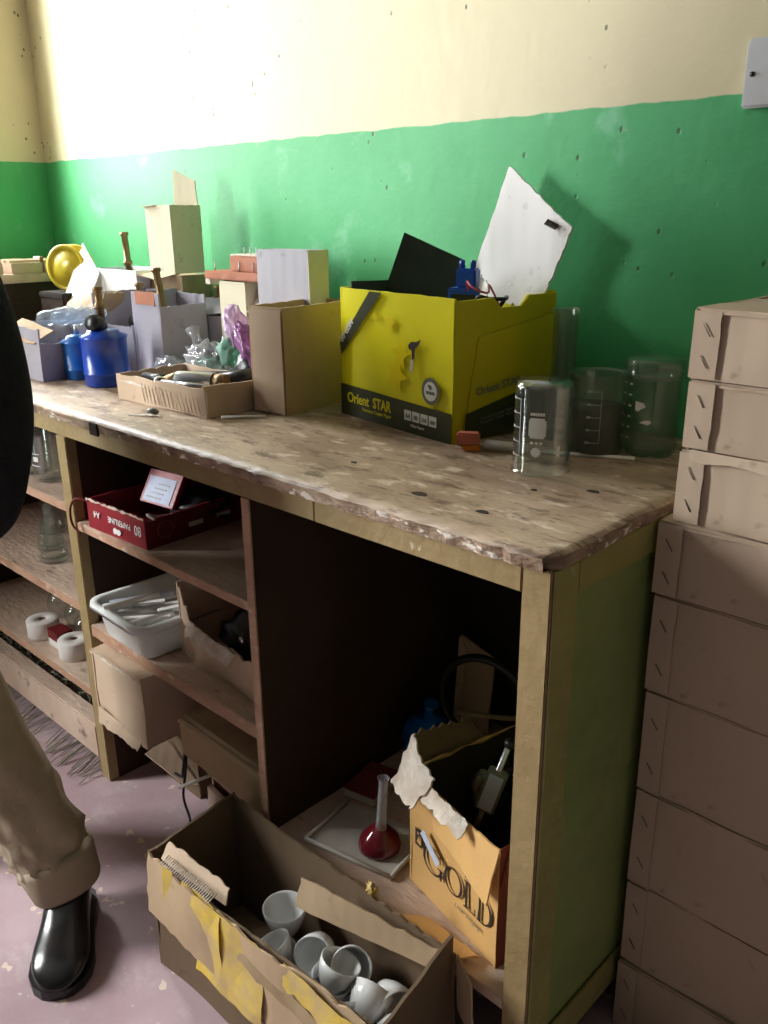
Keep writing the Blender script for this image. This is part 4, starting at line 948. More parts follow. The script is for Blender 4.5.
# folded front flap and torn corner flap
b = B(); b.sheet((.075, -.008, .150), (Wg+.001, -.022, .128), (Wg+.001, -.002, Hg+.001), (.030, -.001, Hg+.002), t=.003, nu=14, nv=6, warp=.003, seed=154, tear=(.003, .003, .003, .003)); b.obj('front_flap', 'gold', gb)
b = B(); b.sheet((-.040, -.020, .175), (.055, -.045, .195), (.070, .0, .238), (-.010, .012, .285), t=.003, nu=12, nv=10, warp=.005, seed=155, tear=(.014, .012, .012, .012), ws=16); b.obj('torn_flap', 'tornwhite', gb)
b = B(); b.sheet((-.004, .01, .205), (-.004, .17, .215), (-.035, .15, .250), (-.018, .02, .275), t=.003, nu=14, nv=6, warp=.004, seed=156, tear=(0, .01, .012, .01), ws=16); b.obj('side_flap', 'browndark', gb)
b = B(); b.sheet((Wg+.004, -.002, Hg-.06), (Wg+.004, .13, Hg-.06), (Wg+.002, .13, Hg+.035), (Wg+.002, .02, Hg+.018), t=.003, nu=10, nv=8, warp=.003, seed=158, tear=(0, .004, .005, .004)); b.obj('maroon_flap', 'maroon', gb)
b = B(); b.sheet((.05, -.022, .205), (.16, -.03, .202), (.16, -.002, .222), (.055, -.002, .226), t=.002, nu=14, nv=4, warp=.004, seed=157, tear=(.008, .006, .004, .006), ws=20); b.obj('ragged_edge', 'tornwhite', gb)
# serif GOLD lettering
def ring_poly(b, cx, cz, rx, rz, t_thick, t_thin, m, a0=0, a1=2*PI, n=36):
    for i in range(n):
        A = a0+(a1-a0)*i/n; C = a0+(a1-a0)*(i+1)/n
        def pt(a, out):
            k = 0 if out else (t_thin+(t_thick-t_thin)*abs(math.cos(a)))
            return (cx+(rx-k)*math.cos(a), cz+(rz-(0 if out else t_thin+(t_thick-t_thin)*.12))*math.sin(a))
        b.poly([pt(A, 1), pt(C, 1), pt(C, 0), pt(A, 0)], .0005, m)
mF = T(0, -.0030, 0) @ FRONT
def bar(b, x0, x1, z0, z1): b.poly([(x0, z0), (x1, z0), (x1, z1), (x0, z1)], .0005, mF)
z0, z1 = .062, .112; hh = (z1-z0)/2; zc = (z0+z1)/2
b = B(); ring_poly(b, .068, zc, .026, hh, .006, .0018, mF, .75, 2*PI-.55); bar(b, .087, .092, z0+.002, zc-.004); bar(b, .081, .097, zc-.005, zc-.003); bar(b, .0865, .0885, z1-.018, z1-.002); b.obj('letter_g', 'inkdark', gb)
b = B(); ring_poly(b, .1215, zc, .023, hh, .006, .0018, mF); b.obj('letter_o', 'inkdark', gb)
b = B(); bar(b, .1515, .1570, z0, z1); bar(b, .1475, .161, z1-.0018, z1); bar(b, .1475, .176, z0, z0+.0018); bar(b, .174, .176, z0, z0+.013); b.obj('letter_l', 'inkdark', gb)
b = B(); bar(b, .1835, .1885, z0, z1); bar(b, .1795, .193, z1-.0018, z1); bar(b, .1795, .193, z0, z0+.0018); ring_poly(b, .191, zc, .0235, hh, .006, .0018, mF, -PI/2, PI/2, 20); b.obj('letter_d', 'inkdark', gb)
b = B(); b.poly([(.020, .090), (.040, .090), (.040, .122), (.020, .122)], .0005, mF); b.obj('logo_square', 'inkdark', gb)
b = B(); b.poly([(.025, .097), (.031, .112), (.034, .103), (.037, .116), (.037, .096)], .0006, T(0, -.0036, 0) @ FRONT); b.poly([(x*.3+.0285, y*.3+.1155) for x, y in disc(.008)], .0006, T(0, -.0036, 0) @ FRONT); b.obj('logo_mark', 'gold', gb)
text(gb, 'Laser Imaging', (.125, -.0034, .044), FRONT, .0115, 'inkgrey', shear=.4, ext=.0001)
text(gb, 'PREMIUM', (.150, -.0034, .118), FRONT, .008, 'inkdark')
b = B(); b.sheet((.045, -.012, .131), (.090, -.013, .098), (.097, -.012, .108), (.052, -.010, .141), t=.0008, nu=8, nv=2, warp=.001, seed=160); b.obj('paper_tag', 'papblue', gb)
# retort stand and clamps inside
t = thing('retort_stand', 'thin steel retort rod with a white scale card leaning in the GOLD box', 'stand', (-.18, .20, .205))
b = B(); b.tube([(-.250, .175, .240), (-.190, .200, .462)], .0050, 12); b.obj('rod', 'steel', t, world=True)
b = B(); b.lathe([(0, 0), (.008, 0), (.010, .004), (.010, .010), (.007, .014), (0, .014)], (-.189, .200, .461), Matrix.Rotation(.25, 4, 'Y'), 14); b.obj('boss_head', 'blackmetal', t, world=True)
mm = T(-.213, .190, .372) @ Matrix.Rotation(.40, 4, 'Z') @ Matrix.Rotation(.28, 4, 'Y')
b = B(); b.box(-.017, .017, -.010, .006, -.042, .042, .002); b.xf(mm); b.obj('scale_housing', 'inkgrey', t, world=True)
b = B(); b.box(-.012, .012, -.0116, -.0098, -.036, .036); b.xf(mm); b.obj('scale_card', 'papblue', t, world=True)
t = thing('clamp', 'greyish metal clamp with jaws hanging over the left of the retort rod', 'clamp', (-.27, .24, .36))
b = B(); b.tube([(-.300+.035, .22, .30), (-.300+.035, .215, .345), (-.280+.035, .21, .375)], [.008, .013, .010], 10); b.tube([(-.245, .22, .30), (-.245, .215, .345), (-.240, .215, .37)], [.007, .009, .008], 10); b.obj('jaws', 'steel', t, world=True)
b = B(); b.tube([(-.245, .215, .365), (-.21, .26, .38), (-.15, .29, .37)], .008, 10); b.obj('arm', 'blackmetal', t, world=True)
b = B(); b.box(-.20, -.16, .25, .29, .36, .40, .004); b.obj('boss', 'blackmetal', t, world=True)
t = thing('lens_tube', 'dark cylindrical fitting lying across the back of the GOLD box', 'fitting', (-.16, .28, .40))
b = B(); b.tube([(-.235, .29, .355), (-.14, .31, .395)], .024, 18); b.obj('barrel', 'black', t, world=True)
b = B(); b.tube([(-.262, .285, .344), (-.234, .2905, .3555)], [.020, .026], 18); b.obj('collar', 'blackmetal', t, world=True)
t = thing('plastic_bottle', 'pale grey plastic bottle at the right side inside the GOLD box', 'bottle', (-.135, .185, .2055))
b = B(); b.lathe([(0, 0), (.026, 0), (.028, .004), (.028, .15), (.022, .168), (.012, .176), (.012, .19), (0, .19)], seg=28); b.obj('body', 'papergrey', t)
b = B(); b.lathe([(.0125, .178), (.015, .180), (.015, .196), (0, .198)], seg=20); b.obj('cap', 'papergrey', t)
b = B(); b.blob((-.165, .245, .255), (.062, .07, .045), 3, .35, 14, 31); setloc(tag(b.obj('metal_jumble', 'blackmetal'), 'jumble of black metal pieces filling the bottom of the GOLD box', 'metal parts', kind='stuff'), (-.18, .25, .21))
# steering-wheel like hoop at the back
t = thing('hoop', 'large black hoop standing on edge behind the GOLD box', 'hoop', (-.405, .42, .2))
b = B(); n_ = 56; pts = [(-.405+.093*math.cos(2*PI*i/n_), .42+.02*math.cos(2*PI*i/n_), .352+.096*math.sin(2*PI*i/n_)) for i in range(n_+1)]; b.tube(pts, .0085, 10, caps=False); b.obj('rim', 'black', t, world=True)
b = B(); b.tube([(-.405, .42, .258), (-.405, .42, .207)], .008, 8); b.tube([(-.47, .40, .2065), (-.34, .44, .2065)], .006, 8); b.obj('foot', 'blackmetal', t, world=True)
t = thing('card_panel', 'upright yellowish card leaning behind the black hoop', 'card', (-.42, .50, .2))
b = B(); b.sheet((-.545, .50, .201), (-.455, .50, .201), (-.455, .52, .39), (-.545, .52, .415), t=.004, nu=8, nv=8, warp=.002, seed=171); b.obj('card', 'brownlite', t, world=True)
b = B(); b.sheet((-.545, .494, .201), (-.525, .494, .201), (-.525, .514, .39), (-.545, .514, .413), t=.002, nu=3, nv=8, warp=.001, seed=172); b.obj('folded_edge', 'brownlite', t, world=True)
cable('dark_strap', [(-.36, .28, .415), (-.33, .26, .435), (-.29, .29, .430), (-.26, .32, .425), (-.22, .35, .43)], .005, 'browndark', 'dull strap lying over the rear rim of the GOLD box', 'strap')
cable('knotted_string', [(-.088, .085, .30), (-.080, .070, .285), (-.083, .066, .265), (-.090, .075, .255)], .0025, 'paper', 'knotted white cord between the GOLD box and the right post', 'cord')
cable('red_wire', [(-.080, .080, .245), (-.074, .068, .22), (-.078, .066, .20+.008), (-.085, .08, .206)], .0025, 'redclay', 'short red wire hanging beside the GOLD box near the right post')

# flask with red liquid on a tray
t = thing('paper_tray', 'shallow pale tray under the red stained flask', 'tray', (-.40, .10, .2005), .25)
b = B(); b.sheet((-.115, -.045, .003), (.065, -.055, .003), (.075, .075, .003), (-.105, .085, .003), t=.003, nu=10, nv=8, warp=.001, seed=181); b.obj('sheet', 'papergrey', t)
for p0, p1 in (((-.115, -.045), (.065, -.055)), ((.065, -.055), (.075, .075)), ((-.105, .085), (-.115, -.045))):
    b = B(); b.tube([(p0[0], p0[1], .008), (p1[0], p1[1], .008)], .004, 8); b.obj('rolled_rim', 'papergrey', t)
t = thing('red_flask', 'round bottomed flask stained deep red with a tall glass neck', 'flask', (-.390, .105, .2045))
b = B(); b.lathe([(0, 0), (.030, 0), (.037, .004), (.038, .012), (.034, .024), (.020, .040), (.010, .050), (0, .052)], seg=36); b.obj('bulb', 'redliquid', t)
b = B(); b.xf(Matrix.Identity(4)); b.lathe([(.011, .046), (.009, .056), (.0085, .150), (.0105, .153), (.0095, .153), (.0075, .150), (.008, .056)], seg=20); b.xf(Matrix.Rotation(.08, 4, 'Y')); b.obj('neck', 'bag', t)
t = thing('blue_bag', 'dim blue bundle deep in the shadow at the back of the right bay', 'bag', (-.50, .36, .2005))
b = B(); b.blob((0, 0, .055), (.05, .045, .05), 3, .3, 10, 8); b.obj('bundle', 'bluelite', t)
b = B(); b.tube([(0, 0, .10), (.005, 0, .125), (.01, 0, .14)], [.014, .009, .016], 8); b.obj('knot', 'bluelite', t)
t = thing('book', 'reddish book lying flat at the left of the red flask', 'book', (-.52, .22, .2005), .2)
b = B(); b.box(-.035, .035, -.05, .05, 0, .022, .001); b.obj('cover', 'maroon', t)
b = B(); b.box(-.034, .0355, -.0505, .0505, .003, .019); b.obj('pages', 'papergrey', t)

# ------------------------------------------------------------------ open carton on the floor with crucibles
fb = thing('open_carton', 'battered open brown carton with yellow tape on the floor before the bench', 'carton', (-.640, -.205, 0), .02)
Wf, Df, Hf = .520, .185, .245
k = dict(t=.005, nu=34, nv=8, warp=.004, ws=7)
b = B()
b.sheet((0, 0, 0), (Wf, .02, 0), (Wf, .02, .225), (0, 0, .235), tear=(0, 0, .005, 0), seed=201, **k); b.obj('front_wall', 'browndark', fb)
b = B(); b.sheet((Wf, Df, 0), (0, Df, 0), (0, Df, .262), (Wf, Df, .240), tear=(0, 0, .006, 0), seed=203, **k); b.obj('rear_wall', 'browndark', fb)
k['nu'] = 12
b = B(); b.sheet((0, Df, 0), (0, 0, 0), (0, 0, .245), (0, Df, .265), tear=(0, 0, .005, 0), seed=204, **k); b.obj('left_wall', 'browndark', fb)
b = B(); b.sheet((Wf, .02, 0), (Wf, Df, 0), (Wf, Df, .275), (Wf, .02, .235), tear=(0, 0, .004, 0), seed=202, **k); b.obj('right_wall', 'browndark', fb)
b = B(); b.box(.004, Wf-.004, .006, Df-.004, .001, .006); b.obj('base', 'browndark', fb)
# outer front flap hanging, brown with yellow tape
b = B(); b.sheet((-.004, -.014, .125), (.50, .000, .080), (.50, .016, .232), (0, -.003, .245), t=.004, nu=36, nv=8, warp=.006, seed=205, tear=(.006, .006, .008, .006), ws=9); b.obj('front_flap', 'brown', fb)
for (x0, x1, za, zb, zc_, zd, m_, sd) in [(.05, .075, .175, .175, .250, .250, 'tape', 1), (.10, .205, .150, .135, .246, .240, 'tape', 2), (.13, .30, .085, .075, .244, .236, 'tape', 5), (.24, .50, .180, .140, .205, .175, 'tapeclear', 3), (.34, .49, .195, .165, .236, .230, 'tape', 4)]:
    b = B(); b.sheet((x0, -.0165+.035*x0, za), (x1, -.0165+.035*x1, zb), (x1, -.0085+.035*x1, zd), (x0, -.0085+.035*x0, zc_), t=.0007, nu=10, nv=6, warp=.005, seed=205+sd, tear=(.010, .004, .006, .005), ws=12); b.obj('packing_tape', m_, fb)
b = B(); rr = random.Random(2)
for i in range(26):                                       # exposed flutes along the ripped flap
    x = .045+.0052*i; b.tube([(x, -.004, .248), (x+.003, .012, .256)], .0014, 4)
b.obj('exposed_flutes', 'tornwhite', fb)
b = B(); b.sheet((.02, .010, .236), (.19, .016, .236), (.185, .03, .262), (.03, .03, .268), t=.003, nu=14, nv=3, warp=.004, tear=(.0, .006, .006, .006), seed=211); b.obj('ripped_edge', 'brownlite', fb)
# inner flap propped, with a yellow tuft
b = B(); b.sheet((.255, .105, .215), (.50, .165, .205), (.50, .180, .235), (.250, .125, .262), t=.004, nu=16, nv=4, warp=.003, tear=(.003, .004, .006, .005), seed=213); b.obj('inner_flap', 'brown', fb)
b = B(); b.blob((.355, .182, .258), (.008, .005, .009), 3, 1.2, 22, 4); b.obj('tape_tuft', 'tape', fb)
b = B(); b.sheet((.40, Df+.004, .235), (.52, Df+.004, .225), (.535, Df+.045, .212), (.43, Df+.050, .215), t=.003, nu=8, nv=4, warp=.003, seed=214, tear=(0, .004, .006, .004)); b.obj('rear_flap', 'gold', fb)
b = B(); b.sheet((Wf+.004, Df, .245), (Wf+.004, Df+.003, .13), (Wf+.06, Df-.03, .14), (Wf+.045, Df-.02, .225), t=.003, nu=6, nv=6, warp=.002, seed=215, tear=(.004, .004, .004, .004)); b.obj('corner_flap', 'brown', fb)
# crucibles
def crucible_mesh():
    b = B(); b.lathe([(0, .0), (.016, 0), (.018, .003), (.026, .016), (.032, .034), (.034, .048), (.0325, .0488), (.030, .046), (.028, .034), (.021, .016), (.012, .006), (0, .005)], seg=36)
    return b
proto = None
spots = [(-.440, -.075, .125, 0, 0), (-.350, -.070, .160, 1.25, .5), (-.385, -.125, .125, -.5, 2.0), (-.300, -.060, .150, 1.0, .9), (-.285, -.115, .150, .45, 2.8), (-.225, -.060, .150, 1.5, 1.2), (-.210, -.125, .150, 1.2, 3.4), (-.165, -.08, .150, 1.5, .4),
         (-.42, -.11, .10, .6, 1.0), (-.30, -.115, .115, .3, 2.2), (-.22, -.13, .12, .7, 4.0)]
labs = ['white crucible standing upright at the left of the cluster, mouth open', 'white crucible tipped on its side right of the upright one', 'white crucible partly hidden below the upright one', 'white crucible lying behind the front row in the taped carton', 'white crucible tilted towards the front flap in the taped carton', 'white crucible on its side near the middle right of the taped carton', 'white crucible lying by the front flap near the right end', 'white crucible farthest right, by the end wall of the taped carton', 'white crucible half buried at the left of the taped carton', 'white crucible half buried in the middle of the taped carton', 'white crucible half buried near the right end of the taped carton']
for i, ((x, y, z, tl, az), lb) in enumerate(zip(spots, labs)):
    if proto is None:
        o = proto = crucible_mesh().obj('crucible', 'ceramic')
    else:
        o = proto.copy(); COL.objects.link(o)
    o.matrix_basis = T(x, y, z-.012) @ Matrix.Rotation(az, 4, 'Z') @ Matrix.Rotation(tl, 4, 'X') @ Matrix.Scale(.98 if i else 1.10, 4)
    tag(o, lb, 'crucible', 'white crucibles in the taped carton')
b = B(); b.blob((-.38, -.11, .058), (.21, .062, .046), 3, .15, 9, 12); setloc(tag(b.obj('packing_paper', 'browndark'), 'crumpled dull brown paper padding under the crucibles', 'paper', kind='stuff'), (-.38, -.1, .01))

# ------------------------------------------------------------------ stack of cartons on the right
levels = [(0.0, .136, .0, 0, 0), (.137, .292, .0, .004, .01), (.293, .462, .0, .002, -.008), (.463, .628, .0, 0, .006), (.629, .778, -.002, -.002, 0), (.779, .884, -.004, -.006, .012), (.885, .982, .012, .0, -.012), (.983, 1.071, .012, .004, .008), (1.072, 1.158, .012, .0, .0)]
names = ['bottom', 'second from the floor', 'third from the floor', 'fourth from the floor', 'fifth from the floor', 'sixth from the floor', 'third from the top', 'second from the top', 'topmost']
for i, (z0, z1, dx, dy, rz) in enumerate(levels):
    t = thing('stacked_carton', 'plain brown carton, %s in the stack beside the bench' % names[i], 'carton', (.012+dx, .245+dy, z0), rz, 'stack of brown cartons')
    h = z1-z0-.001
    carton(t, .44, .330, h, ['stackcard'], top='closed', seed=300+i*5, warp=.0022, tear=0, name='walls')
    b = B(); b.sheet((-.001, -.0042, .002), (.034, -.0042, .002), (.034, -.0042, h-.002), (-.001, -.0042, h-.002), t=.0012, nu=3, nv=6, warp=.0012, seed=300+i, tear=(0, .002, 0, 0)); b.obj('lap_joint', 'stackcard', t)
    for q in (.25, .70):
        b = B(); b.tube([(.012, -.0062, h*q+.009), (.022, -.0062, h*q-.006)], .0008, 5); b.obj('staple', 'staple', t)
    b = B(); b.sheet((-.001, -.004, h-.003), (.442, -.004, h-.003), (.442, .165, h+.0004), (-.001, .165, h+.0004), t=.003, nu=16, nv=4, warp=.001, seed=350+i, tear=(.003, 0, 0, .003)); b.obj('top_flap', 'stackcard', t)
    if i == 6:
        b = B(); b.sheet((.012, -.010, h-.012), (.442, -.014, h-.014), (.442, -.004, h+.003), (.010, -.004, h+.003), t=.003, nu=24, nv=2, warp=.0015, seed=390, tear=(.005, 0, 0, .006)); b.obj('hanging_flap', 'stackcard', t)

# ------------------------------------------------------------------ person standing at the left
def skin(name, verts, edges, radii, mat, parent, sub=2, root=0):
    me = bpy.data.meshes.new(name); me.from_pydata([Vector(v) for v in verts], edges, []); me.update()
    o = bpy.data.objects.new(name, me); COL.objects.link(o)
    bpy.context.view_layer.objects.active = o
    md = o.modifiers.new('skin', 'SKIN'); md.use_smooth_shade = True
    if not me.skin_vertices:
        bm = bmesh.new(); bm.from_mesh(me); bm.verts.layers.skin.verify(); bm.to_mesh(me); bm.free()
    for i, sv in enumerate(me.skin_vertices[0].data):
        r = radii[i]; sv.radius = (r, r) if isinstance(r, (int, float)) else r
        sv.use_root = (i == root)
    ss = o.modifiers.new('sub', 'SUBSURF'); ss.levels = sub; ss.render_levels = sub
    dg = bpy.context.evaluated_depsgraph_get(); me2 = bpy.data.meshes.new_from_object(o.evaluated_get(dg)); me2.name = name
    bpy.data.objects.remove(o)
    me2.materials.clear(); me2.materials.append(M[mat])
    for p in me2.polygons: p.use_smooth = True
    ob = bpy.data.objects.new(name, me2); COL.objects.link(ob)
    if parent is not None:
        me2.transform(parent.matrix_basis.inverted()); ob.parent = parent
    return ob
pr = thing('person', 'standing person in a black knit jacket, olive brown trousers and polished black shoes', 'person', (-1.04, -.31, 0))
# joints (room coordinates)
PEL = (-1.06, -.315, .93); CH = (-1.04, -.31, 1.25); NK = (-1.04, -.32, 1.46); HD = (-1.02, -.34, 1.60)
SHR = (-.875, -.33, 1.40)      # arm nearest the bench and camera
ELR = (-.850, -.265, 1.03); WRR = (-.975, -.385, .77)
SHL = (-1.21, -.29, 1.40); ELL = (-1.30, -.27, 1.12); WRL = (-1.26, -.35, .89)
HR = (-1.00, -.315, .90); KR = (-1.035, -.335, .48); AR = (-.865, -.270, .085)
HL = (-1.15, -.33, .90); KL = (-1.20, -.36, .49); AL = (-1.22, -.34, .09)
V = [PEL, CH, NK, (-1.03, -.33, 1.53), HD, (-1.018, -.345, 1.68), SHR, ELR, WRR, SHL, ELL, WRL, HR, KR, AR, HL, KL, AL]
Ee = [(0, 1), (1, 2), (2, 3), (3, 4), (4, 5), (1, 6), (6, 7), (7, 8), (1, 9), (9, 10), (10, 11), (0, 12), (12, 13), (13, 14), (0, 15), (15, 16), (16, 17)]
Rr = [.10, .085, .050, .050, .082, .042, .040, .034, .027, .040, .034, .027, .075, .05, .036, .075, .05, .036]
def add_hand(V, Ee, Rr, wi, d, side):
    """palm, four unequal bent fingers and a thumb leaving the side of the palm"""
    d = Vector(d).normalized(); w = Vector(V[wi]); s = Vector(side).normalized(); n = d.cross(s).normalized()
    pi_ = len(V); V.append(tuple(w + d*.045)); Ee.append((wi, pi_)); Rr.append((.034, .018))
    for k, (off, ln) in enumerate(((-.026, .062), (-.009, .074), (.009, .070), (.025, .055))):
        a = w + d*.088 + s*off; b2 = a + d*ln*.5 - n*.008; c = b2 + d*ln*.4 - n*.022
        i0 = len(V); V.extend([tuple(a), tuple(b2), tuple(c)]); Ee.extend([(pi_, i0), (i0, i0+1), (i0+1, i0+2)]); Rr.extend([.0095, .0085, .007])
    a = w + d*.035 - s*.036 - n*.006; b2 = a + d*.032 - s*.018 - n*.010; i0 = len(V); V.extend([tuple(a), tuple(b2)]); Ee.extend([(pi_, i0), (i0, i0+1)]); Rr.extend([.011, .0085])
add_hand(V, Ee, Rr, 8, (-.75, -.1, -.35), (.2, -.9, .3)); add_hand(V, Ee, Rr, 11, (.2, -.15, -.9), (.2, -.9, 0))
body = skin('body', V, Ee, Rr, 'skin', pr, 2)
# face and hair
fd = Vector((.45, -.89, -.15)).normalized()               # looks towards the lower right, like the shoe
sd = fd.cross(Vector((0, 0, 1))).normalized()
hc = Vector((-1.018, -.342, 1.625))
b = B(); b.blob(hc, (.082, .095, .115), 4, 0, 1, 1); b.obj('head_skin', 'skin', pr, world=True)
b = B(); b.blob(hc - fd*.014 + Vector((0, 0, .022)), (.086, .098, .108), 4, .03, 30, 2)
bmesh.ops.bisect_plane(b.bm, geom=list(b.bm.verts)+list(b.bm.edges)+list(b.bm.faces), plane_co=hc+fd*.035+Vector((0, 0, .03)), plane_no=(fd*.8-Vector((0, 0, .6))), clear_outer=True); b.obj('hair', 'hair', pr, world=True)
for k in (-1, 1):
    b = B(); b.blob(hc+fd*.082+sd*.032*k+Vector((0, 0, .008)), (.012, .012, .009), 2, 0, 1, 1); b.obj('eye', 'eye', pr, world=True)
    b = B(); b.blob(hc+fd*.093+sd*.032*k+Vector((0, 0, .008)), (.005, .005, .005), 2, 0, 1, 1); b.obj('iris', 'black', pr, world=True)
    b = B(); b.blob(hc+sd*.085*k-fd*.004, (.012, .02, .030), 2, .1, 5, 1); b.obj('ear', 'skin', pr, world=True)
b = B(); b.tube([hc+fd*.090+Vector((0, 0, .010)), hc+fd*.106+Vector((0, 0, -.015)), hc+fd*.108+Vector((0, 0, -.025)), hc+fd*.09+Vector((0, 0, -.034))], [.008, .012, .015, .010], 12); b.obj('nose', 'skin', pr, world=True)
b = B(); b.tube([hc+fd*.078-sd*.026+Vector((0, 0, -.058)), hc+fd*.094+Vector((0, 0, -.056)), hc+fd*.078+sd*.026+Vector((0, 0, -.058))], [.004, .008, .004], 10); b.obj('lips', 'maroon', pr, world=True)
# jacket: torso and both sleeves as one garment
JV = [(-1.05, -.315, .86), (-1.045, -.31, 1.05), CH, (-1.04, -.32, 1.42), (-.92, -.33, 1.405), (-.875, -.30, 1.25), (-.845, -.27, 1.12), (-.840, -.262, 1.00), (-.885, -.285, .82), (-.955, -.365, .78), (-1.17, -.30, 1.40), (-1.265, -.275, 1.20), (-1.29, -.27, 1.10), (-1.265, -.335, .93)]
JE = [(0, 1), (1, 2), (2, 3), (3, 4), (4, 5), (5, 6), (6, 7), (7, 8), (8, 9), (3, 10), (10, 11), (11, 12), (12, 13)]
JR = [.150, .145, .150, .095, .080, .068, .064, .064, .064, .048, .080, .068, .062, .046]
skin('jacket', JV, JE, JR, 'jacket', pr, 3)
b = B(); b.lathe([(.07, -.02), (.078, 0), (.072, .035), (.062, .035), (.06, 0)], (-1.035, -.322, 1.47), None, 28); b.obj('collar', 'jacket', pr, world=True)
# trousers
TV = [(-1.06, -.315, .97), (-1.06, -.315, .88), (-1.02, -.32, .80), (-1.03, -.33, .64), (-1.045, -.338, .49), (-1.00, -.325, .38), (-.945, -.300, .275), (-.895, -.280, .185), (-.870, -.268, .125), (-.862, -.264, .088),
      (-1.14, -.325, .80), (-1.18, -.345, .64), (-1.20, -.36, .50), (-1.215, -.355, .33), (-1.22, -.35, .20), (-1.22, -.345, .10)]
TE = [(0, 1), (1, 2), (2, 3), (3, 4), (4, 5), (5, 6), (6, 7), (7, 8), (8, 9), (1, 10), (10, 11), (11, 12), (12, 13), (13, 14), (14, 15)]
TR = [.115, .125, .092, .086, .084, .083, .083, .083, .074, .066, .105, .095, .088, .080, .080, .075]
trs = skin('trousers', TV, TE, TR, 'trouser', pr, 3)
dm = trs.data
for v in dm.vertices:                                    # folds bunching above the hem
    p = v.co + Vector(pr.location)
    k = max(0, 1-abs(p.z-.20)/.20)
    q_ = math.sin(p.z*55+p.x*60+p.y*25+3*nz(p, 7, 1)); v.co += v.normal*(.010*k*(1-2*abs(q_)**.6) + .007*nz(p, 10, 2) + .004*k*nz(p, 28, 3))
b = B()
b.tube([(-.955, -.226, .235), (-.905, -.220, .115)], [.001, .001], 4)
b.bm.free()
cuff = B(); cuff.lathe([(.052, -.018), (.063, -.019), (.0655, -.014), (.0735, .045), (.070, .060), (.060, .060)], (-.863, -.264, .092), Vector((0, 0, 1)).rotation_difference(Vector((-.30, -.13, 1)).normalized()).to_matrix().to_4x4(), 32, wob=.03); cuff.obj('cuff', 'trouser', pr, world=True)
# shoes: lofted along the foot
def shoe(par, heel, toe, mat='leather'):
    heel, toe = Vector(heel), Vector(toe); d = (toe-heel); L = d.length; d.normalize(); s = Vector((-d.y, d.x, 0))
    st = [(0, .024, .060), (.04, .034, .085), (.14, .040, .112), (.28, .042, .110), (.40, .042, .088), (.55, .046, .068), (.70, .051, .058), (.82, .049, .052), (.92, .038, .042), (.98, .022, .030), (1.0, .008, .020)]
    b = B(); rings = []
    for (u, w, h) in st:
        ring = []
        for k in range(16):
            a = 2*PI*k/16; x = math.cos(a); z = math.sin(a)
            zz = .014 + (h-.014)*(.5+.5*z) if True else 0
            ww = w*(abs(x)**.7)*(1 if x > 0 else -1)*(1 if z < .3 else 1-.25*(z-.3))
            ring.append(b.bm.verts.new(heel + d*(u*L) + s*ww + Vector((0, 0, zz))))
        rings.append(ring)
    for r0, r1 in zip(rings, rings[1:]):
        for k in range(16):
            f = b.bm.faces.new((r0[k], r0[(k+1) % 16], r1[(k+1) % 16], r1[k])); f.smooth = True
    b.bm.faces.new(rings[0]); b.bm.faces.new(rings[-1])
    o = b.obj('shoe', mat, par, world=True)
    sb = o.modifiers.new('sub', 'SUBSURF'); sb.levels = 2; sb.render_levels = 2
    so = B(); pts = [(heel + d*(u*L) + s*(w+.004)) for (u, w, h) in st] + [(heel + d*(u*L) - s*(w+.004)) for (u, w, h) in reversed(st)]
    so.poly([(p.x, p.y) for p in pts], .018); q = so.obj('sole', 'black', o); q.data.transform(T(-par.location.x, -par.location.y, 0)); return o
shoe(pr, (-.898, -.232, 0), (-.700, -.372, 0))
shoe(pr, (-1.245, -.28, 0), (-1.14, -.55, 0))
b = B(); b.tube([(-.868, -.268, .18), (-.864, -.262, .12), (-.860, -.262, .05)], [.040, .040, .036], 20); b.obj('sock', 'black', pr, world=True)

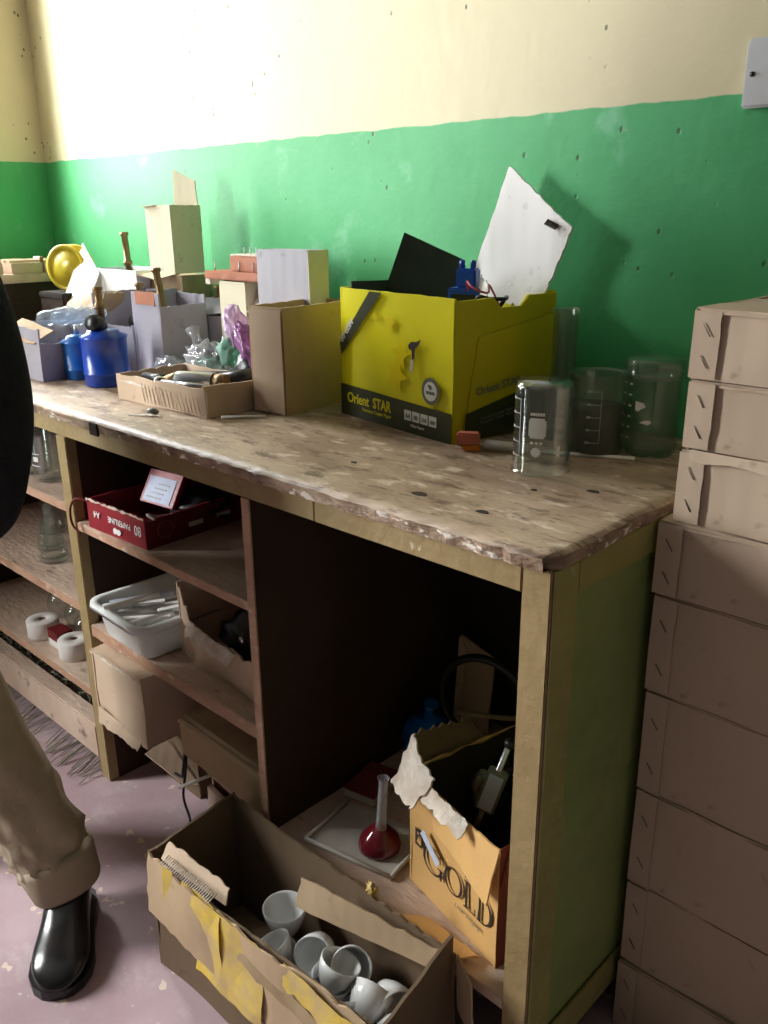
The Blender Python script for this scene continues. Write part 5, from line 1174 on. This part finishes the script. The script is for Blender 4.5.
# ------------------------------------------------------------------ light
SKY, GLOW = 66, 0
w = bpy.data.worlds.new('sky'); SC.world = w; w.use_nodes = True
nt = w.node_tree; nt.nodes.clear()
bg = nt.nodes.new('ShaderNodeBackground'); ow = nt.nodes.new('ShaderNodeOutputWorld')
bg.inputs['Color'].default_value = (1.0, .965, .985, 1); 
tc = nt.nodes.new('ShaderNodeTexCoord'); dt = nt.nodes.new('ShaderNodeVectorMath'); dt.operation = 'DOT_PRODUCT'
dt.inputs[1].default_value = Vector((-1, -.62, .22)).normalized()      # hazy brightness of the sky around the sun
nt.links.new(tc.outputs['Generated'], dt.inputs[0])
gm = nt.nodes.new('ShaderNodeMapRange'); gm.interpolation_type = 'SMOOTHSTEP'
gm.inputs['From Min'].default_value = .80; gm.inputs['From Max'].default_value = 1.0; gm.inputs['To Min'].default_value = SKY; gm.inputs['To Max'].default_value = SKY + GLOW
nt.links.new(dt.outputs['Value'], gm.inputs['Value']); nt.links.new(gm.outputs['Result'], bg.inputs['Strength'])
nt.links.new(bg.outputs[0], ow.inputs[0])

# ------------------------------------------------------------------ camera
cam = bpy.data.cameras.new('camera'); co = bpy.data.objects.new('camera', cam); COL.objects.link(co)
yaw, pit, rol, f = -.767232, .333640, -.009842, 860.56
Fv = Vector((math.sin(yaw)*math.cos(pit), math.cos(yaw)*math.cos(pit), -math.sin(pit)))
R0 = Vector((math.cos(yaw), -math.sin(yaw), 0)); U0 = R0.cross(Fv)
Rv = R0*math.cos(rol) + U0*math.sin(rol); Uv = -R0*math.sin(rol) + U0*math.cos(rol)
mw = Matrix((Rv, Uv, -Fv)).transposed().to_4x4(); mw.translation = Vector((.48694, -.78490, 1.26859))
co.matrix_world = mw
cam.sensor_fit = 'VERTICAL'; cam.sensor_height = 24; cam.lens = f/1024*24; cam.clip_start = .02
SC.camera = co
SC.view_settings.view_transform = 'Standard'; SC.view_settings.look = 'None'; SC.view_settings.gamma = 1; SC.view_settings.use_curve_mapping = False
SC.view_settings.exposure = 0.15
SC.cycles.max_bounces = 10; SC.cycles.diffuse_bounces = 5; SC.cycles.transparent_max_bounces = 24
SC.cycles.use_denoising = True
